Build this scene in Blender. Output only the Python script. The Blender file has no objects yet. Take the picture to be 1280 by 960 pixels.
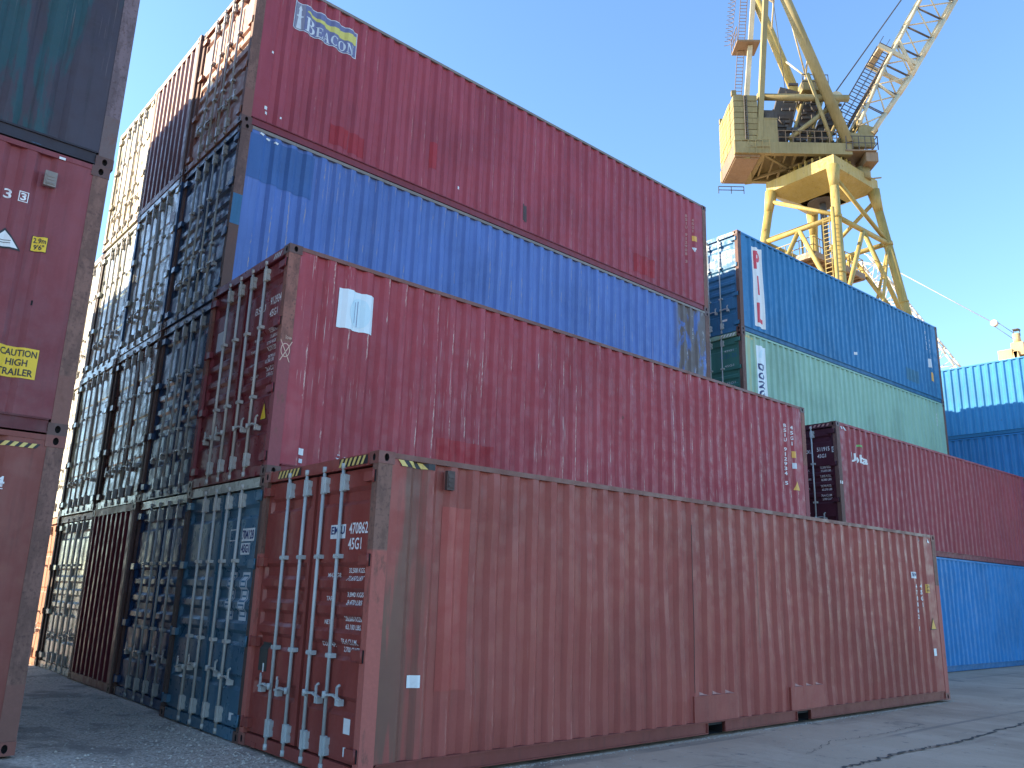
import bpy, bmesh, math, random
from mathutils import Vector, Matrix
random.seed(7)
S = bpy.context.scene
COL = S.collection

# ------------------------------------------------------------------ camera
CAM_POS = (-4.0405, -6.5474, 1.6343)
YAW, PITCH, ROLL, FPX = 0.8586, 0.2492, 0.0291, 1025.73
cam = bpy.data.cameras.new("camera")
cam_o = bpy.data.objects.new("camera", cam)
COL.objects.link(cam_o)
fw = Vector((math.cos(PITCH)*math.cos(YAW), math.cos(PITCH)*math.sin(YAW), math.sin(PITCH)))
rt = Vector((math.sin(YAW), -math.cos(YAW), 0))
up = rt.cross(fw)
r2 = rt*math.cos(ROLL) + up*math.sin(ROLL)
u2 = -rt*math.sin(ROLL) + up*math.cos(ROLL)
M = Matrix((( r2.x, u2.x, -fw.x), (r2.y, u2.y, -fw.y), (r2.z, u2.z, -fw.z))).to_4x4()
M.translation = Vector(CAM_POS)
cam_o.matrix_world = M
cam.sensor_fit = 'HORIZONTAL'
cam.sensor_width = 36.0
cam.lens = FPX/1280*36.0
cam.clip_start = 0.1
cam.clip_end = 3000
S.camera = cam_o
S.render.resolution_x = 1024
S.render.resolution_y = 768

# ------------------------------------------------------------------ light
SUN_DIR = Vector((-1.0, 1.02, 0.60)).normalized()       # towards the sun
el = math.asin(SUN_DIR.z)
w = bpy.data.worlds.new("World"); S.world = w; w.use_nodes = True
nt = w.node_tree; nt.nodes.clear()
sky = nt.nodes.new("ShaderNodeTexSky"); sky.sky_type = 'NISHITA'
sky.sun_disc = False
sky.sun_elevation = el
sky.sun_rotation = math.atan2(SUN_DIR.x, SUN_DIR.y)
sky.altitude = 0; sky.air_density = 1.0; sky.dust_density = 0.35; sky.ozone_density = 1.6
bg = nt.nodes.new("ShaderNodeBackground"); bg.inputs[1].default_value = 0.15
out = nt.nodes.new("ShaderNodeOutputWorld")
tint = nt.nodes.new("ShaderNodeMix"); tint.data_type = 'RGBA'; tint.blend_type = 'MULTIPLY'; tint.inputs[0].default_value = 1.0
tint.inputs[7].default_value = (0.745, 0.91, 1.05, 1)
nt.links.new(sky.outputs[0], tint.inputs[6]); nt.links.new(tint.outputs[2], bg.inputs[0]); nt.links.new(bg.outputs[0], out.inputs[0])
sun = bpy.data.lights.new("sun", 'SUN'); sun.energy = 4.8; sun.angle = math.radians(0.5)
sun.color = (1.0, 0.82, 0.58)
sun_o = bpy.data.objects.new("sun", sun); COL.objects.link(sun_o)
sun_o.rotation_euler = (-SUN_DIR).to_track_quat('-Z', 'Y').to_euler()
S.view_settings.view_transform = 'Standard'
S.view_settings.look = 'None'
S.view_settings.exposure = 1.48
S.view_settings.gamma = 1.0

# ------------------------------------------------------------------ mesh helper
class MB:
    def __init__(s): s.v = []; s.f = []; s.m = []; s.s = []
    def quad(s, a, b, c, d, m=0, sm=False):
        i = len(s.v); s.v += [tuple(a), tuple(b), tuple(c), tuple(d)]; s.f.append((i, i+1, i+2, i+3)); s.m.append(m); s.s.append(sm)
    def poly(s, pts, m=0):
        i = len(s.v); s.v += [tuple(p) for p in pts]; s.f.append(tuple(range(i, i+len(pts)))); s.m.append(m); s.s.append(False)
    def box(s, x0, x1, y0, y1, z0, z1, m=0):
        i = len(s.v)
        s.v += [(x0,y0,z0),(x1,y0,z0),(x1,y1,z0),(x0,y1,z0),(x0,y0,z1),(x1,y0,z1),(x1,y1,z1),(x0,y1,z1)]
        for f in ((0,3,2,1),(4,5,6,7),(0,1,5,4),(1,2,6,5),(2,3,7,6),(3,0,4,7)):
            s.f.append(tuple(i+k for k in f)); s.m.append(m); s.s.append(False)
    def tube(s, p, q, r, n=8, m=0, r2=None, cap=True):
        p = Vector(p); q = Vector(q); d = (q-p)
        if d.length < 1e-6: return
        d.normalize(); a = d.orthogonal().normalized(); b = d.cross(a); r2 = r if r2 is None else r2
        i = len(s.v)
        for k in range(n):
            t = 2*math.pi*k/n; e = a*math.cos(t)+b*math.sin(t)
            s.v.append(tuple(p+e*r)); s.v.append(tuple(q+e*r2))
        for k in range(n):
            j = (k+1) % n
            s.f.append((i+2*k, i+2*j, i+2*j+1, i+2*k+1)); s.m.append(m); s.s.append(True)
        if cap:
            s.f.append(tuple(i+2*k for k in reversed(range(n)))); s.m.append(m); s.s.append(False)
            s.f.append(tuple(i+2*k+1 for k in range(n))); s.m.append(m); s.s.append(False)
    def beam(s, p, q, w, h, m=0, upv=(0,0,1)):
        p = Vector(p); q = Vector(q); d = (q-p).normalized(); u = Vector(upv)
        a = d.cross(u)
        if a.length < 1e-3: a = d.orthogonal()
        a.normalize(); b = a.cross(d); a *= w/2; b *= h/2
        i = len(s.v)
        s.v += [tuple(t) for t in (p-a-b, p+a-b, p+a+b, p-a+b, q-a-b, q+a-b, q+a+b, q-a+b)]
        for f in ((0,3,2,1),(4,5,6,7),(0,1,5,4),(1,2,6,5),(2,3,7,6),(3,0,4,7)):
            s.f.append(tuple(i+k for k in f)); s.m.append(m); s.s.append(False)
    def mesh(s, name):
        me = bpy.data.meshes.new(name); me.from_pydata(s.v, [], s.f)
        for k in range(max(s.m)+1 if s.m else 1): me.materials.append(None)
        me.polygons.foreach_set('material_index', s.m); me.polygons.foreach_set('use_smooth', s.s)
        me.validate(); me.update(); return me

def ob(name, me, parent=None, mats=None, loc=None, rot=None, scale=None, label=None):
    o = bpy.data.objects.new(name, me); COL.objects.link(o)
    if parent is not None: o.parent = parent
    if loc is not None: o.location = loc
    if rot is not None: o.rotation_euler = rot
    if scale is not None: o.scale = scale
    if mats is not None:
        if not isinstance(mats, (list, tuple)): mats = [mats]
        if me is not None:
            while len(me.materials) < len(mats): me.materials.append(None)
            for i, sl in enumerate(o.material_slots):
                sl.link = 'OBJECT'; sl.material = mats[min(i, len(mats)-1)]
    if label: o['label'] = label
    return o

def thing(name, label, cat, loc=(0,0,0), rot=(0,0,0), group=None):
    o = bpy.data.objects.new(name, None); COL.objects.link(o)
    o.location = loc; o.rotation_euler = rot; o.empty_display_size = 0.3
    o['label'] = label; o['category'] = cat
    if group: o['group'] = group
    return o

# ------------------------------------------------------------------ materials
def plain(name, col, rough=0.6, metal=0.0):
    m = bpy.data.materials.new(name); m.use_nodes = True
    b = m.node_tree.nodes["Principled BSDF"]
    b.inputs["Base Color"].default_value = (*col, 1); b.inputs["Roughness"].default_value = rough
    b.inputs["Metallic"].default_value = metal
    return m

class NT:
    def __init__(s, m): s.t = m.node_tree; s.n = s.t.nodes; s.b = s.n["Principled BSDF"]
    def new(s, k, **kw):
        x = s.n.new(k)
        for a, v in kw.items(): setattr(x, a, v)
        return x
    def link(s, a, b): s.t.links.new(a, b)
    def coord(s, rnd=True):
        tc = s.new("ShaderNodeTexCoord")
        if not rnd: return tc.outputs['Object']
        oi = s.new("ShaderNodeObjectInfo"); mu = s.new("ShaderNodeMath", operation='MULTIPLY'); mu.inputs[1].default_value = 53.0
        s.link(oi.outputs['Random'], mu.inputs[0])
        va = s.new("ShaderNodeVectorMath", operation='ADD'); s.link(tc.outputs['Object'], va.inputs[0]); s.link(mu.outputs[0], va.inputs[1])
        return va.outputs[0]
    def noise(s, vec, scale, detail=4, rough=0.55, st=(1,1,1), dist=0.0):
        mp = s.new("ShaderNodeMapping"); mp.inputs['Scale'].default_value = st; s.link(vec, mp.inputs[0])
        n = s.new("ShaderNodeTexNoise"); n.inputs['Scale'].default_value = scale; n.inputs['Detail'].default_value = detail
        n.inputs['Roughness'].default_value = rough; n.inputs['Distortion'].default_value = dist
        s.link(mp.outputs[0], n.inputs['Vector']); return n.outputs['Fac']
    def ramp(s, fac, a, b, lo=0.0, hi=1.0):
        r = s.new("ShaderNodeMapRange"); r.inputs[1].default_value = a; r.inputs[2].default_value = b
        r.inputs[3].default_value = lo; r.inputs[4].default_value = hi; r.interpolation_type = 'SMOOTHSTEP'
        s.link(fac, r.inputs[0]); return r.outputs[0]
    def mul(s, a, b):
        r = s.new("ShaderNodeMath", operation='MULTIPLY')
        for i, x in enumerate((a, b)):
            if isinstance(x, (int, float)): r.inputs[i].default_value = x
            else: s.link(x, r.inputs[i])
        return r.outputs[0]
    def mix(s, fac, a, b, mode='MIX'):
        r = s.new("ShaderNodeMix", data_type='RGBA', blend_type=mode)
        if isinstance(fac, (int, float)): r.inputs[0].default_value = fac
        else: s.link(fac, r.inputs[0])
        for i, x in ((6, a), (7, b)):
            if isinstance(x, tuple): r.inputs[i].default_value = (*x[:3], 1)
            else: s.link(x, r.inputs[i])
        return r.outputs[2]
    def sep(s, vec):
        r = s.new("ShaderNodeSeparateXYZ"); s.link(vec, r.inputs[0]); return r.outputs

RUST = (0.11, 0.045, 0.025)
def paint(name, col, fade=0.35, rust=0.35, grime=0.35, scratch=0.0, rough=0.42, endrust=None, stain=None, bump=0.25, alt=None, fadecol=None, spec=0.32, ridge=0.0, ridgecol=(0.60, 0.42, 0.36)):
    m = bpy.data.materials.new(name); m.use_nodes = True; g = NT(m); m['col'] = col
    v = g.coord(); loc = g.new("ShaderNodeTexCoord").outputs['Object']; X, Y, Z = g.sep(loc)
    lum = sum(col)/3
    fc = fadecol or tuple(min(1, c*1.22 + lum*0.09 + 0.004) for c in col)
    dk = tuple(c*0.70 for c in col)
    big = g.noise(v, 0.55, 3)
    st1 = g.noise(v, 1.0, 5, 0.6, (5.5, 5.5, 0.30))
    st2 = g.noise(v, 1.0, 4, 0.6, (17, 17, 0.9))
    fine = g.noise(v, 38, 5, 0.65)
    c = g.mix(g.mul(g.ramp(st1, 0.35, 0.68), fade), col, fc)
    c = g.mix(g.mul(g.ramp(big, 0.42, 0.68), 0.55), c, dk)
    if alt:
        c = g.mix(g.mul(g.ramp(g.noise(v, 1.0, 6, 0.6, (2.0, 2.0, 0.45), 0.4), 0.50, 0.56), 0.85), c, alt)
    c = g.mix(g.mul(g.ramp(st2, 0.52, 0.72), grime), c, tuple(x*0.42+0.012 for x in col))
    c = g.mix(g.mul(g.ramp(fine, 0.45, 0.75), 0.25), c, fc)
    # rust blotches and runs
    rb = g.noise(v, 3.2, 9, 0.68)
    rmask = g.ramp(rb, 0.70-0.10*rust, 0.76-0.10*rust)
    run = g.noise(v, 1.0, 6, 0.7, (11, 11, 1.3))
    rmask2 = g.mul(g.ramp(run, 0.66-0.08*rust, 0.76-0.08*rust), 0.75*rust+0.1)
    c = g.mix(rmask, c, RUST)
    c = g.mix(rmask2, c, tuple(0.5*(a+b) for a, b in zip(RUST, col)))
    if scratch:
        sc = g.noise(v, 1.0, 3, 0.6, (75, 75, 1.1), 0.15); area = g.noise(v, 0.9, 3, 0.5)
        mk = g.mul(g.ramp(sc, 0.64, 0.70), g.ramp(area, 0.44, 0.60))
        c = g.mix(g.mul(mk, scratch), c, (0.62, 0.50, 0.46))
    if ridge:
        fx = g.new("ShaderNodeMath", operation='SUBTRACT'); g.link(X, fx.inputs[0]); fx.inputs[1].default_value = 0.30
        md = g.new("ShaderNodeMath", operation='FLOORED_MODULO'); g.link(fx.outputs[0], md.inputs[0]); md.inputs[1].default_value = 0.278
        wob = g.new("ShaderNodeMath", operation='MULTIPLY_ADD'); g.link(g.noise(v, 1.0, 4, 0.7, (3, 3, 9)), wob.inputs[0]); wob.inputs[1].default_value = 0.055; g.link(md.outputs[0], wob.inputs[2])
        d = g.new("ShaderNodeMath", operation='SUBTRACT'); g.link(wob.outputs[0], d.inputs[0]); d.inputs[1].default_value = 0.10
        ab = g.new("ShaderNodeMath", operation='ABSOLUTE'); g.link(d.outputs[0], ab.inputs[0])
        ln = g.ramp(ab.outputs[0], 0.004, 0.013, 1, 0)
        area = g.ramp(g.noise(v, 1.0, 5, 0.65, (1.9, 1.9, 1.0)), 0.50, 0.60)
        brk = g.ramp(g.noise(v, 1.0, 6, 0.75, (20, 20, 7)), 0.42, 0.56)
        c = g.mix(g.mul(g.mul(ln, area), g.mul(brk, ridge)), c, ridgecol)
    if stain:
        x0, x1, sc_ = stain
        sm = g.mul(g.ramp(X, x0, x1, 1, 0), g.ramp(g.noise(v, 1.0, 6, 0.65, (6, 6, 0.5)), 0.44, 0.58))
        c = g.mix(g.mul(sm, 0.85), c, sc_)
    if endrust:
        x0, x1 = endrust
        em = g.mul(g.ramp(X, x0, x1, 0, 1), g.ramp(g.noise(v, 1.0, 7, 0.66, (3.0, 3.0, 0.9), 0.5), 0.42, 0.50))
        c = g.mix(em, c, (0.13, 0.105, 0.10))
        em2 = g.mul(g.ramp(X, x0, x1, 0, 1), g.ramp(g.noise(v, 1.0, 7, 0.7, (9.0, 9.0, 1.6), 0.4), 0.61, 0.66))
        c = g.mix(em2, c, (0.50, 0.50, 0.52))
    g.link(c, g.b.inputs['Base Color'])
    rr = g.ramp(g.noise(v, 6, 5, 0.6), 0.3, 0.7, rough-0.08, rough+0.22)
    g.link(rr, g.b.inputs['Roughness'])
    g.b.inputs['Specular IOR Level'].default_value = spec
    bp = g.new("ShaderNodeBump"); bp.inputs['Strength'].default_value = bump; bp.inputs['Distance'].default_value = 0.02
    hb = g.noise(v, 2.2, 3, 0.5)
    g.link(hb, bp.inputs['Height']); g.link(bp.outputs[0], g.b.inputs['Normal'])
    return m

def post_mat(name, a, b, zcut):
    """old rusty steel above a line, repainted below it"""
    m = bpy.data.materials.new(name); m.use_nodes = True; g = NT(m)
    v = g.coord(); loc = g.new("ShaderNodeTexCoord").outputs['Object']; X, Y, Z = g.sep(loc)
    n = g.noise(v, 1.0, 7, 0.7, (9, 9, 3)); f = g.noise(v, 30, 4, 0.6)
    ca = g.mix(g.mul(g.ramp(n, 0.42, 0.60), 0.7), a, tuple(min(1, q*1.75) for q in a)); ca = g.mix(g.mul(g.ramp(f, 0.5, 0.7), 0.6), ca, (0.07, 0.035, 0.03))
    cb = g.mix(g.mul(g.ramp(n, 0.55, 0.66), 0.7), b, (0.16, 0.07, 0.05)); cb = g.mix(g.mul(g.ramp(f, 0.4, 0.7), 0.3), cb, tuple(x*1.3 for x in b))
    c = g.mix(g.ramp(Z, zcut-0.012, zcut+0.012), cb, ca)
    g.link(c, g.b.inputs['Base Color']); g.b.inputs['Roughness'].default_value = 0.75
    bp = g.new("ShaderNodeBump"); bp.inputs['Strength'].default_value = 0.35; bp.inputs['Distance'].default_value = 0.01
    g.link(g.noise(v, 14, 5, 0.6), bp.inputs['Height']); g.link(bp.outputs[0], g.b.inputs['Normal'])
    return m

def print_mat(name, col, wear=0.45, under=None):
    """flat print or sticker, worn"""
    m = bpy.data.materials.new(name); m.use_nodes = True; g = NT(m)
    v = g.coord(); c = g.mix(g.mul(g.ramp(g.noise(v, 14, 6, 0.7), 0.52, 0.70), wear), col, under or tuple(x*0.45 for x in col))
    g.link(c, g.b.inputs['Base Color']); g.b.inputs['Roughness'].default_value = 0.55
    return m

P = {}
P['c1_side'] = paint('faded red brown paint', (0.325, 0.076, 0.060), 0.22, 0.15, 0.35, 0.10, ridge=0.35, ridgecol=(0.48, 0.24, 0.19), stain=(0.20, 1.05, (0.15, 0.085, 0.060)))
P['c1_door'] = paint('dull maroon door paint', (0.260, 0.052, 0.040), 0.35, 0.20, 0.30, 0.0, 0.36, spec=0.5, bump=0.06)
P['c1_post'] = post_mat('rusty post with repainted lower part', (0.15, 0.075, 0.055), (0.40, 0.110, 0.085), 1.98)
P['bs_side'] = paint('wine red paint', (0.335, 0.048, 0.062), 0.45, 0.20, 0.30, 1.0, ridge=0.95)
P['bs_door'] = paint('wine red door paint', (0.200, 0.026, 0.034), 0.4, 0.25, 0.30, 0.15, 0.32, spec=0.6, bump=0.06)
P['bs_post'] = post_mat('rusty post over wine red', (0.19, 0.075, 0.055), (0.25, 0.065, 0.072), 1.62)
P['be_side'] = paint('faded crimson paint', (0.315, 0.049, 0.068), 0.50, 0.10, 0.30, 0.12, ridge=0.3)
P['be_door'] = paint('orange brown door paint', (0.33, 0.145, 0.095), 0.5, 0.55, 0.30, 0.1, bump=0.06)
P['bl_side'] = paint('cobalt blue paint', (0.086, 0.160, 0.420), 0.50, 0.12, 0.25, 0.50, ridge=0.9, ridgecol=(0.36, 0.30, 0.28), endrust=(10.75, 11.0))
P['bl_door'] = paint('navy door paint', (0.030, 0.070, 0.150), 0.5, 0.3, 0.3, 0.1, 0.30, spec=0.5, bump=0.06)
P['post_brown'] = post_mat('rust brown post', (0.12, 0.065, 0.055), (0.12, 0.062, 0.05), 1.5)
P['post_dark'] = post_mat('dark rusty post', (0.060, 0.040, 0.036), (0.066, 0.040, 0.034), 1.5)
P['rail_brown'] = paint('rusty brown rail', (0.20, 0.085, 0.065), 0.3, 0.5, 0.3)
P['teal_door'] = paint('petrol blue door paint', (0.050, 0.140, 0.210), 0.5, 0.22, 0.3, 0.0, 0.30, spec=0.6, bump=0.06)
P['navy_door'] = paint('dark navy door paint', (0.020, 0.066, 0.160), 0.35, 0.25, 0.3, 0.0, 0.32, spec=0.45, bump=0.06)
P['brown_door'] = paint('brown door paint', (0.120, 0.058, 0.050), 0.6, 0.4, 0.3, 0.0, 0.25, spec=0.7, bump=0.06)
P['pale_door'] = paint('pale grey green door paint', (0.420, 0.440, 0.370), 0.5, 0.4, 0.45, 0.0, 0.20, spec=1.0, bump=0.06)
P['cream_door'] = paint('cream door paint', (0.520, 0.460, 0.330), 0.4, 0.6, 0.35, 0.0, 0.5, bump=0.06)
P['white_door'] = paint('off white door paint', (0.620, 0.590, 0.520), 0.4, 0.45, 0.35, 0.0, 0.5, bump=0.06)
P['orange_door'] = paint('orange door paint', (0.460, 0.190, 0.100), 0.4, 0.5, 0.35, 0.0, 0.5, bump=0.06)
P['plum_end'] = paint('plum end wall paint', (0.170, 0.030, 0.042), 0.4, 0.25, 0.3)
P['rose_end'] = paint('dull rose end wall paint', (0.250, 0.115, 0.105), 0.4, 0.30, 0.3)
P['c6_side'] = paint('carmine paint', (0.285, 0.044, 0.056), 0.40, 0.10, 0.25, 0.15)
P['c6_door'] = paint('dark plum door paint', (0.070, 0.018, 0.030), 0.3, 0.1, 0.2, 0.0, 0.4, bump=0.06)
P['sky_side'] = paint('bright blue paint', (0.016, 0.190, 0.460), 0.35, 0.03, 0.30, 0.1)
P['pil_side'] = paint('ocean blue paint', (0.022, 0.170, 0.370), 0.35, 0.05, 0.25, 0.1)
P['pil_door'] = paint('ocean blue door paint', (0.035, 0.170, 0.330), 0.4, 0.2, 0.3, 0.0, 0.45, bump=0.06)
P['dong_side'] = paint('mint green paint', (0.260, 0.450, 0.350), 0.35, 0.05, 0.25, 0.1, stain=(0.25, 1.3, (0.38, 0.42, 0.22)))
P['dong_door'] = paint('sea green door paint', (0.055, 0.200, 0.175), 0.4, 0.15, 0.3, 0.0, bump=0.06)
P['light_blue'] = paint('light blue paint', (0.036, 0.240, 0.500), 0.30, 0.03, 0.2)
P['mid_blue'] = paint('mid blue paint', (0.024, 0.180, 0.430), 0.30, 0.03, 0.2)
P['lg_side'] = paint('weathered dark teal paint', (0.052, 0.042, 0.056), 0.3, 0.30, 0.6, 0.12, alt=(0.016, 0.070, 0.082))
P['lm_side'] = paint('dusty maroon paint', (0.215, 0.048, 0.056), 0.5, 0.10, 0.35, 0.2)
P['lr_side'] = paint('brick red paint', (0.210, 0.058, 0.046), 0.45, 0.10, 0.30, 0.2)
P['l_post'] = post_mat('worn brown post', (0.150, 0.076, 0.058), (0.20, 0.09, 0.07), 0.6)
P['lg_post'] = post_mat('worn grey post', (0.12, 0.085, 0.095), (0.14, 0.10, 0.10), 0.6)
P['cast'] = paint('corner casting steel', (0.120, 0.062, 0.052), 0.3, 0.6, 0.3, bump=0.4)
P['cast_red'] = paint('corner casting red steel', (0.235, 0.085, 0.068), 0.3, 0.55, 0.3, bump=0.4)
P['galv'] = paint('galvanised steel', (0.44, 0.48, 0.48), 0.5, 0.10, 0.30, rough=0.40, spec=0.6)
P['galv_dirty'] = paint('dirty galvanised steel', (0.38, 0.37, 0.34), 0.5, 0.35, 0.50, rough=0.3, spec=0.9)
P['galv_pale'] = paint('pale galvanised steel', (0.48, 0.46, 0.42), 0.5, 0.25, 0.35, rough=0.36, spec=0.8)
P['dark'] = plain('dark void', (0.012, 0.010, 0.012), 0.9)  # painted shade inside holes, slots and pockets; also dark print and scrapes
P['rubber'] = plain('black door rubber', (0.020, 0.022, 0.024), 0.6)
P['under'] = plain('underbody coating', (0.03, 0.03, 0.032), 0.9)
P['roof'] = paint('roof paint', (0.16, 0.13, 0.12), 0.4, 0.5, 0.4)
P['white'] = print_mat('white print', (0.78, 0.78, 0.78), 0.55, (0.35, 0.20, 0.20))
P['white_s'] = print_mat('white sticker', (0.74, 0.76, 0.76), 0.2)
P['pink'] = print_mat('pale red worn paint', (0.45, 0.24, 0.22), 0.3)  # worn print; on the plate tops the pale tone is painted skylight
P['black'] = print_mat('black print', (0.02, 0.02, 0.025), 0.2)
P['yellow'] = print_mat('yellow sticker', (0.78, 0.52, 0.03), 0.25)
P['yellow_h'] = print_mat('yellow hazard paint', (0.70, 0.52, 0.16), 0.35)
P['orange_s'] = print_mat('orange sticker', (0.75, 0.40, 0.07), 0.3)
P['navy_p'] = print_mat('navy print', (0.03, 0.05, 0.16), 0.2)
P['beac_blue'] = print_mat('faded lilac blue print', (0.15, 0.16, 0.30), 0.5, (0.22, 0.20, 0.30))
P['beac_grey'] = print_mat('faded grey print', (0.26, 0.25, 0.32), 0.5)
P['beac_yel'] = print_mat('faded yellow print', (0.62, 0.56, 0.14), 0.25)
P['pale_print'] = print_mat('pale faded print', (0.62, 0.66, 0.70), 0.25)
P['pale_blue'] = print_mat('pale blue paper', (0.72, 0.82, 0.86), 0.15, (0.55, 0.72, 0.80))
P['cyan_f'] = print_mat('faded cyan print', (0.58, 0.76, 0.83), 0.6, (0.72, 0.82, 0.86))
P['red_p'] = print_mat('red print', (0.62, 0.06, 0.09), 0.3)
P['red_patch'] = paint('fresh red patch paint', (0.340, 0.024, 0.032), 0.3, 0.05, 0.3)
P['blue_patch'] = paint('darker blue patch paint', (0.050, 0.125, 0.330), 0.3, 0.05, 0.2)
P['lighter_red'] = paint('lighter red patch paint', (0.375, 0.078, 0.062), 0.3, 0.05, 0.2)
P['sky_patch'] = paint('sky blue post paint', (0.040, 0.155, 0.300), 0.2, 0.05, 0.2)
P['teal_patch'] = paint('faded teal patch paint', (0.045, 0.180, 0.300), 0.3, 0.05, 0.2)
P['green_p'] = print_mat('green print', (0.16, 0.40, 0.10), 0.3)
P['vent'] = paint('old vent grey', (0.22, 0.19, 0.17), 0.5, 0.3, 0.5)
P['vent_dark'] = paint('dark brown vent', (0.07, 0.045, 0.04), 0.3, 0.5, 0.4)
P['dark_patch'] = plain('dark olive panel', (0.05, 0.055, 0.05), 0.6)
P['chalk'] = print_mat('chalk line', (0.62, 0.40, 0.30), 0.3)

# ------------------------------------------------------------------ container geometry
L, W, H = 12.192, 2.438, 2.896
X0C, PER, NPER = 0.30, 0.278, 41
YO, YI = 0.010, 0.052
def corr(x):
    if x <= X0C or x >= X0C+PER*NPER: return YO
    u = (x-X0C) % PER
    if u < 0.08: return YO
    if u < 0.136: return YO+(YI-YO)*(u-0.08)/0.056
    if u < 0.222: return YI
    return YI-(YI-YO)*(u-0.222)/0.056
def corr_breaks():
    r = []
    for k in range(NPER):
        b = X0C+k*PER; r += [b, b+0.08, b+0.136, b+0.222]
    return r+[X0C+NPER*PER]
BRK = corr_breaks()
def dent(x, z, sd):
    if sd == 0: return 0.0
    e = min(1, (x-0.16)*1.5, (L-0.16-x)*1.5, (z-0.16)*3, (H-0.06-z)*3); e = max(0, e)
    return e*(0.012*math.sin(2.3*x+sd*1.7)*math.sin(2.1*z+sd)+0.008*math.sin(5.1*x+sd*3.1+1.3*z)*math.sin(1.7*z+x)+0.005*math.sin(11.3*x+sd)*math.sin(4.7*z+2*sd))
def side_mesh(sd):
    m = MB(); xs = [0.155]+BRK+[L-0.155]; zs = [0.150+(H-0.05-0.150)*k/10 for k in range(11)]
    m.v = [(x, corr(x)+dent(x, z, sd), z) for x in xs for z in zs]
    n = len(zs)
    for i in range(len(xs)-1):
        for j in range(n-1):
            m.f.append((i*n+j, (i+1)*n+j, (i+1)*n+j+1, i*n+j+1)); m.m.append(0); m.s.append(False)
    return m.mesh('side_wall')
SIDE = [side_mesh(k) for k in range(4)]

def plate_hole(m, o, eu, ev, en, w, h, rx, ry, depth):
    """rectangle with an oval recess; en points outwards"""
    o = Vector(o); eu = Vector(eu); ev = Vector(ev); en = Vector(en)
    ca = math.atan2(h, w); an = sorted([ca, math.pi-ca, math.pi+ca, -ca+2*math.pi]+[k*math.pi/6 for k in range(12)])
    c = o+eu*w/2+ev*h/2; ou = []; inn = []; bk = []
    for t in an:
        cx, cy = math.cos(t), math.sin(t); k = min(w/2/abs(cx) if abs(cx) > 1e-6 else 1e9, h/2/abs(cy) if abs(cy) > 1e-6 else 1e9)
        ou.append(c+eu*cx*k+ev*cy*k); inn.append(c+eu*cx*rx+ev*cy*ry); bk.append(c+eu*cx*rx*0.9+ev*cy*ry*0.9-en*depth)
    n = len(an)
    for i in range(n):
        j = (i+1) % n
        m.quad(ou[i], ou[j], inn[j], inn[i], 0); m.quad(inn[i], inn[j], bk[j], bk[i], 1)
    m.poly(bk, 1)
def casting_mesh():
    m = MB(); a, b, c = 0.178, 0.162, 0.118
    plate_hole(m, (0, 0, 0), (1,0,0), (0,0,1), (0,-1,0), a, c, 0.026, 0.038, 0.05)
    plate_hole(m, (0, b, 0), (0,-1,0), (0,0,1), (-1,0,0), b, c, 0.024, 0.036, 0.05)
    m.quad((a,0,0),(a,b,0),(a,b,c),(a,0,c)); m.quad((0,b,0),(0,b,c),(a,b,c),(a,b,0))
    plate_hole(m, (0, 0, c), (1,0,0), (0,1,0), (0,0,1), a, b, 0.055, 0.03, 0.04)
    plate_hole(m, (0, b, 0), (1,0,0), (0,-1,0), (0,0,-1), a, b, 0.055, 0.03, 0.04)
    return m.mesh('corner_casting')
CAST = casting_mesh()
m = MB(); m.box(0.004, 0.158, 0.004, 0.085, 0.119, H-0.119)
m.box(0.004, 0.05, 0.085, 0.10, 0.119, H-0.119); POST = m.mesh('corner_post')
m = MB(); m.box(0.179, L-0.179, 0.003, 0.062, H-0.058, H-0.006); TRAIL = m.mesh('top_side_rail')
PK = [(4.98, 5.34), (7.06, 7.42)]
def rail_mesh(PK):
    m = MB(); segs = [0.179]+[x for p in PK for x in p]+[L-0.179]
    for k in range(0, len(segs), 2): m.box(segs[k], segs[k+1], 0.020, 0.05, 0.027, 0.138); m.box(segs[k], segs[k+1], 0.002, 0.05, 0.014, 0.0265); m.box(segs[k], segs[k+1], 0.002, 0.05, 0.1385, 0.150)
    for a, b in PK:
        m.box(a, b, 0.002, 0.05, 0.1385, 0.150); m.box(a-0.012, a, 0.0015, 0.05, 0.0265, 0.1385); m.box(b, b+0.012, 0.0015, 0.05, 0.0265, 0.1385)
        m.quad((a,0.05,0.0),(a,0.6,0.0),(a,0.6,0.138),(a,0.05,0.138),1); m.quad((b,0.6,0.0),(b,0.05,0.0),(b,0.05,0.138),(b,0.6,0.138),1)
        m.quad((a,0.6,0.0),(b,0.6,0.0),(b,0.6,0.138),(a,0.6,0.138),1)
        m.quad((a,0.05,0.138),(a,0.6,0.138),(b,0.6,0.138),(b,0.05,0.138),1); m.quad((a,0.05,0.0),(b,0.05,0.0),(b,0.6,0.0),(a,0.6,0.0),1)
    m.box(0.179, L-0.179, 0.000, 0.052, 0.1505, 0.156)
    return m.mesh('bottom_side_rail')
BRAIL = rail_mesh([]); BRAIL_P = rail_mesh(PK)
m = MB(); n = 55
for k in range(n):
    a = 0.16+k*(L-0.32)/n; d = (L-0.32)/n
    zz = [H-0.012, H-0.012, H-0.032, H-0.032]; xx = [a, a+d*0.35, a+d*0.5, a+d*0.85, a+d]; zz = [H-0.012, H-0.012, H-0.032, H-0.032, H-0.012]
    for i in range(4): m.quad((xx[i],0.06,zz[i]),(xx[i+1],0.06,zz[i+1]),(xx[i+1],W-0.06,zz[i+1]),(xx[i],W-0.06,zz[i]))
ROOF = m.mesh('roof')
m = MB(); m.box(0.17, L-0.17, 0.055, W-0.055, 0.10, 0.148); 
for k in range(12): m.box(0.5+k, 0.56+k, 0.06, W-0.06, 0.03, 0.0995)
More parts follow.
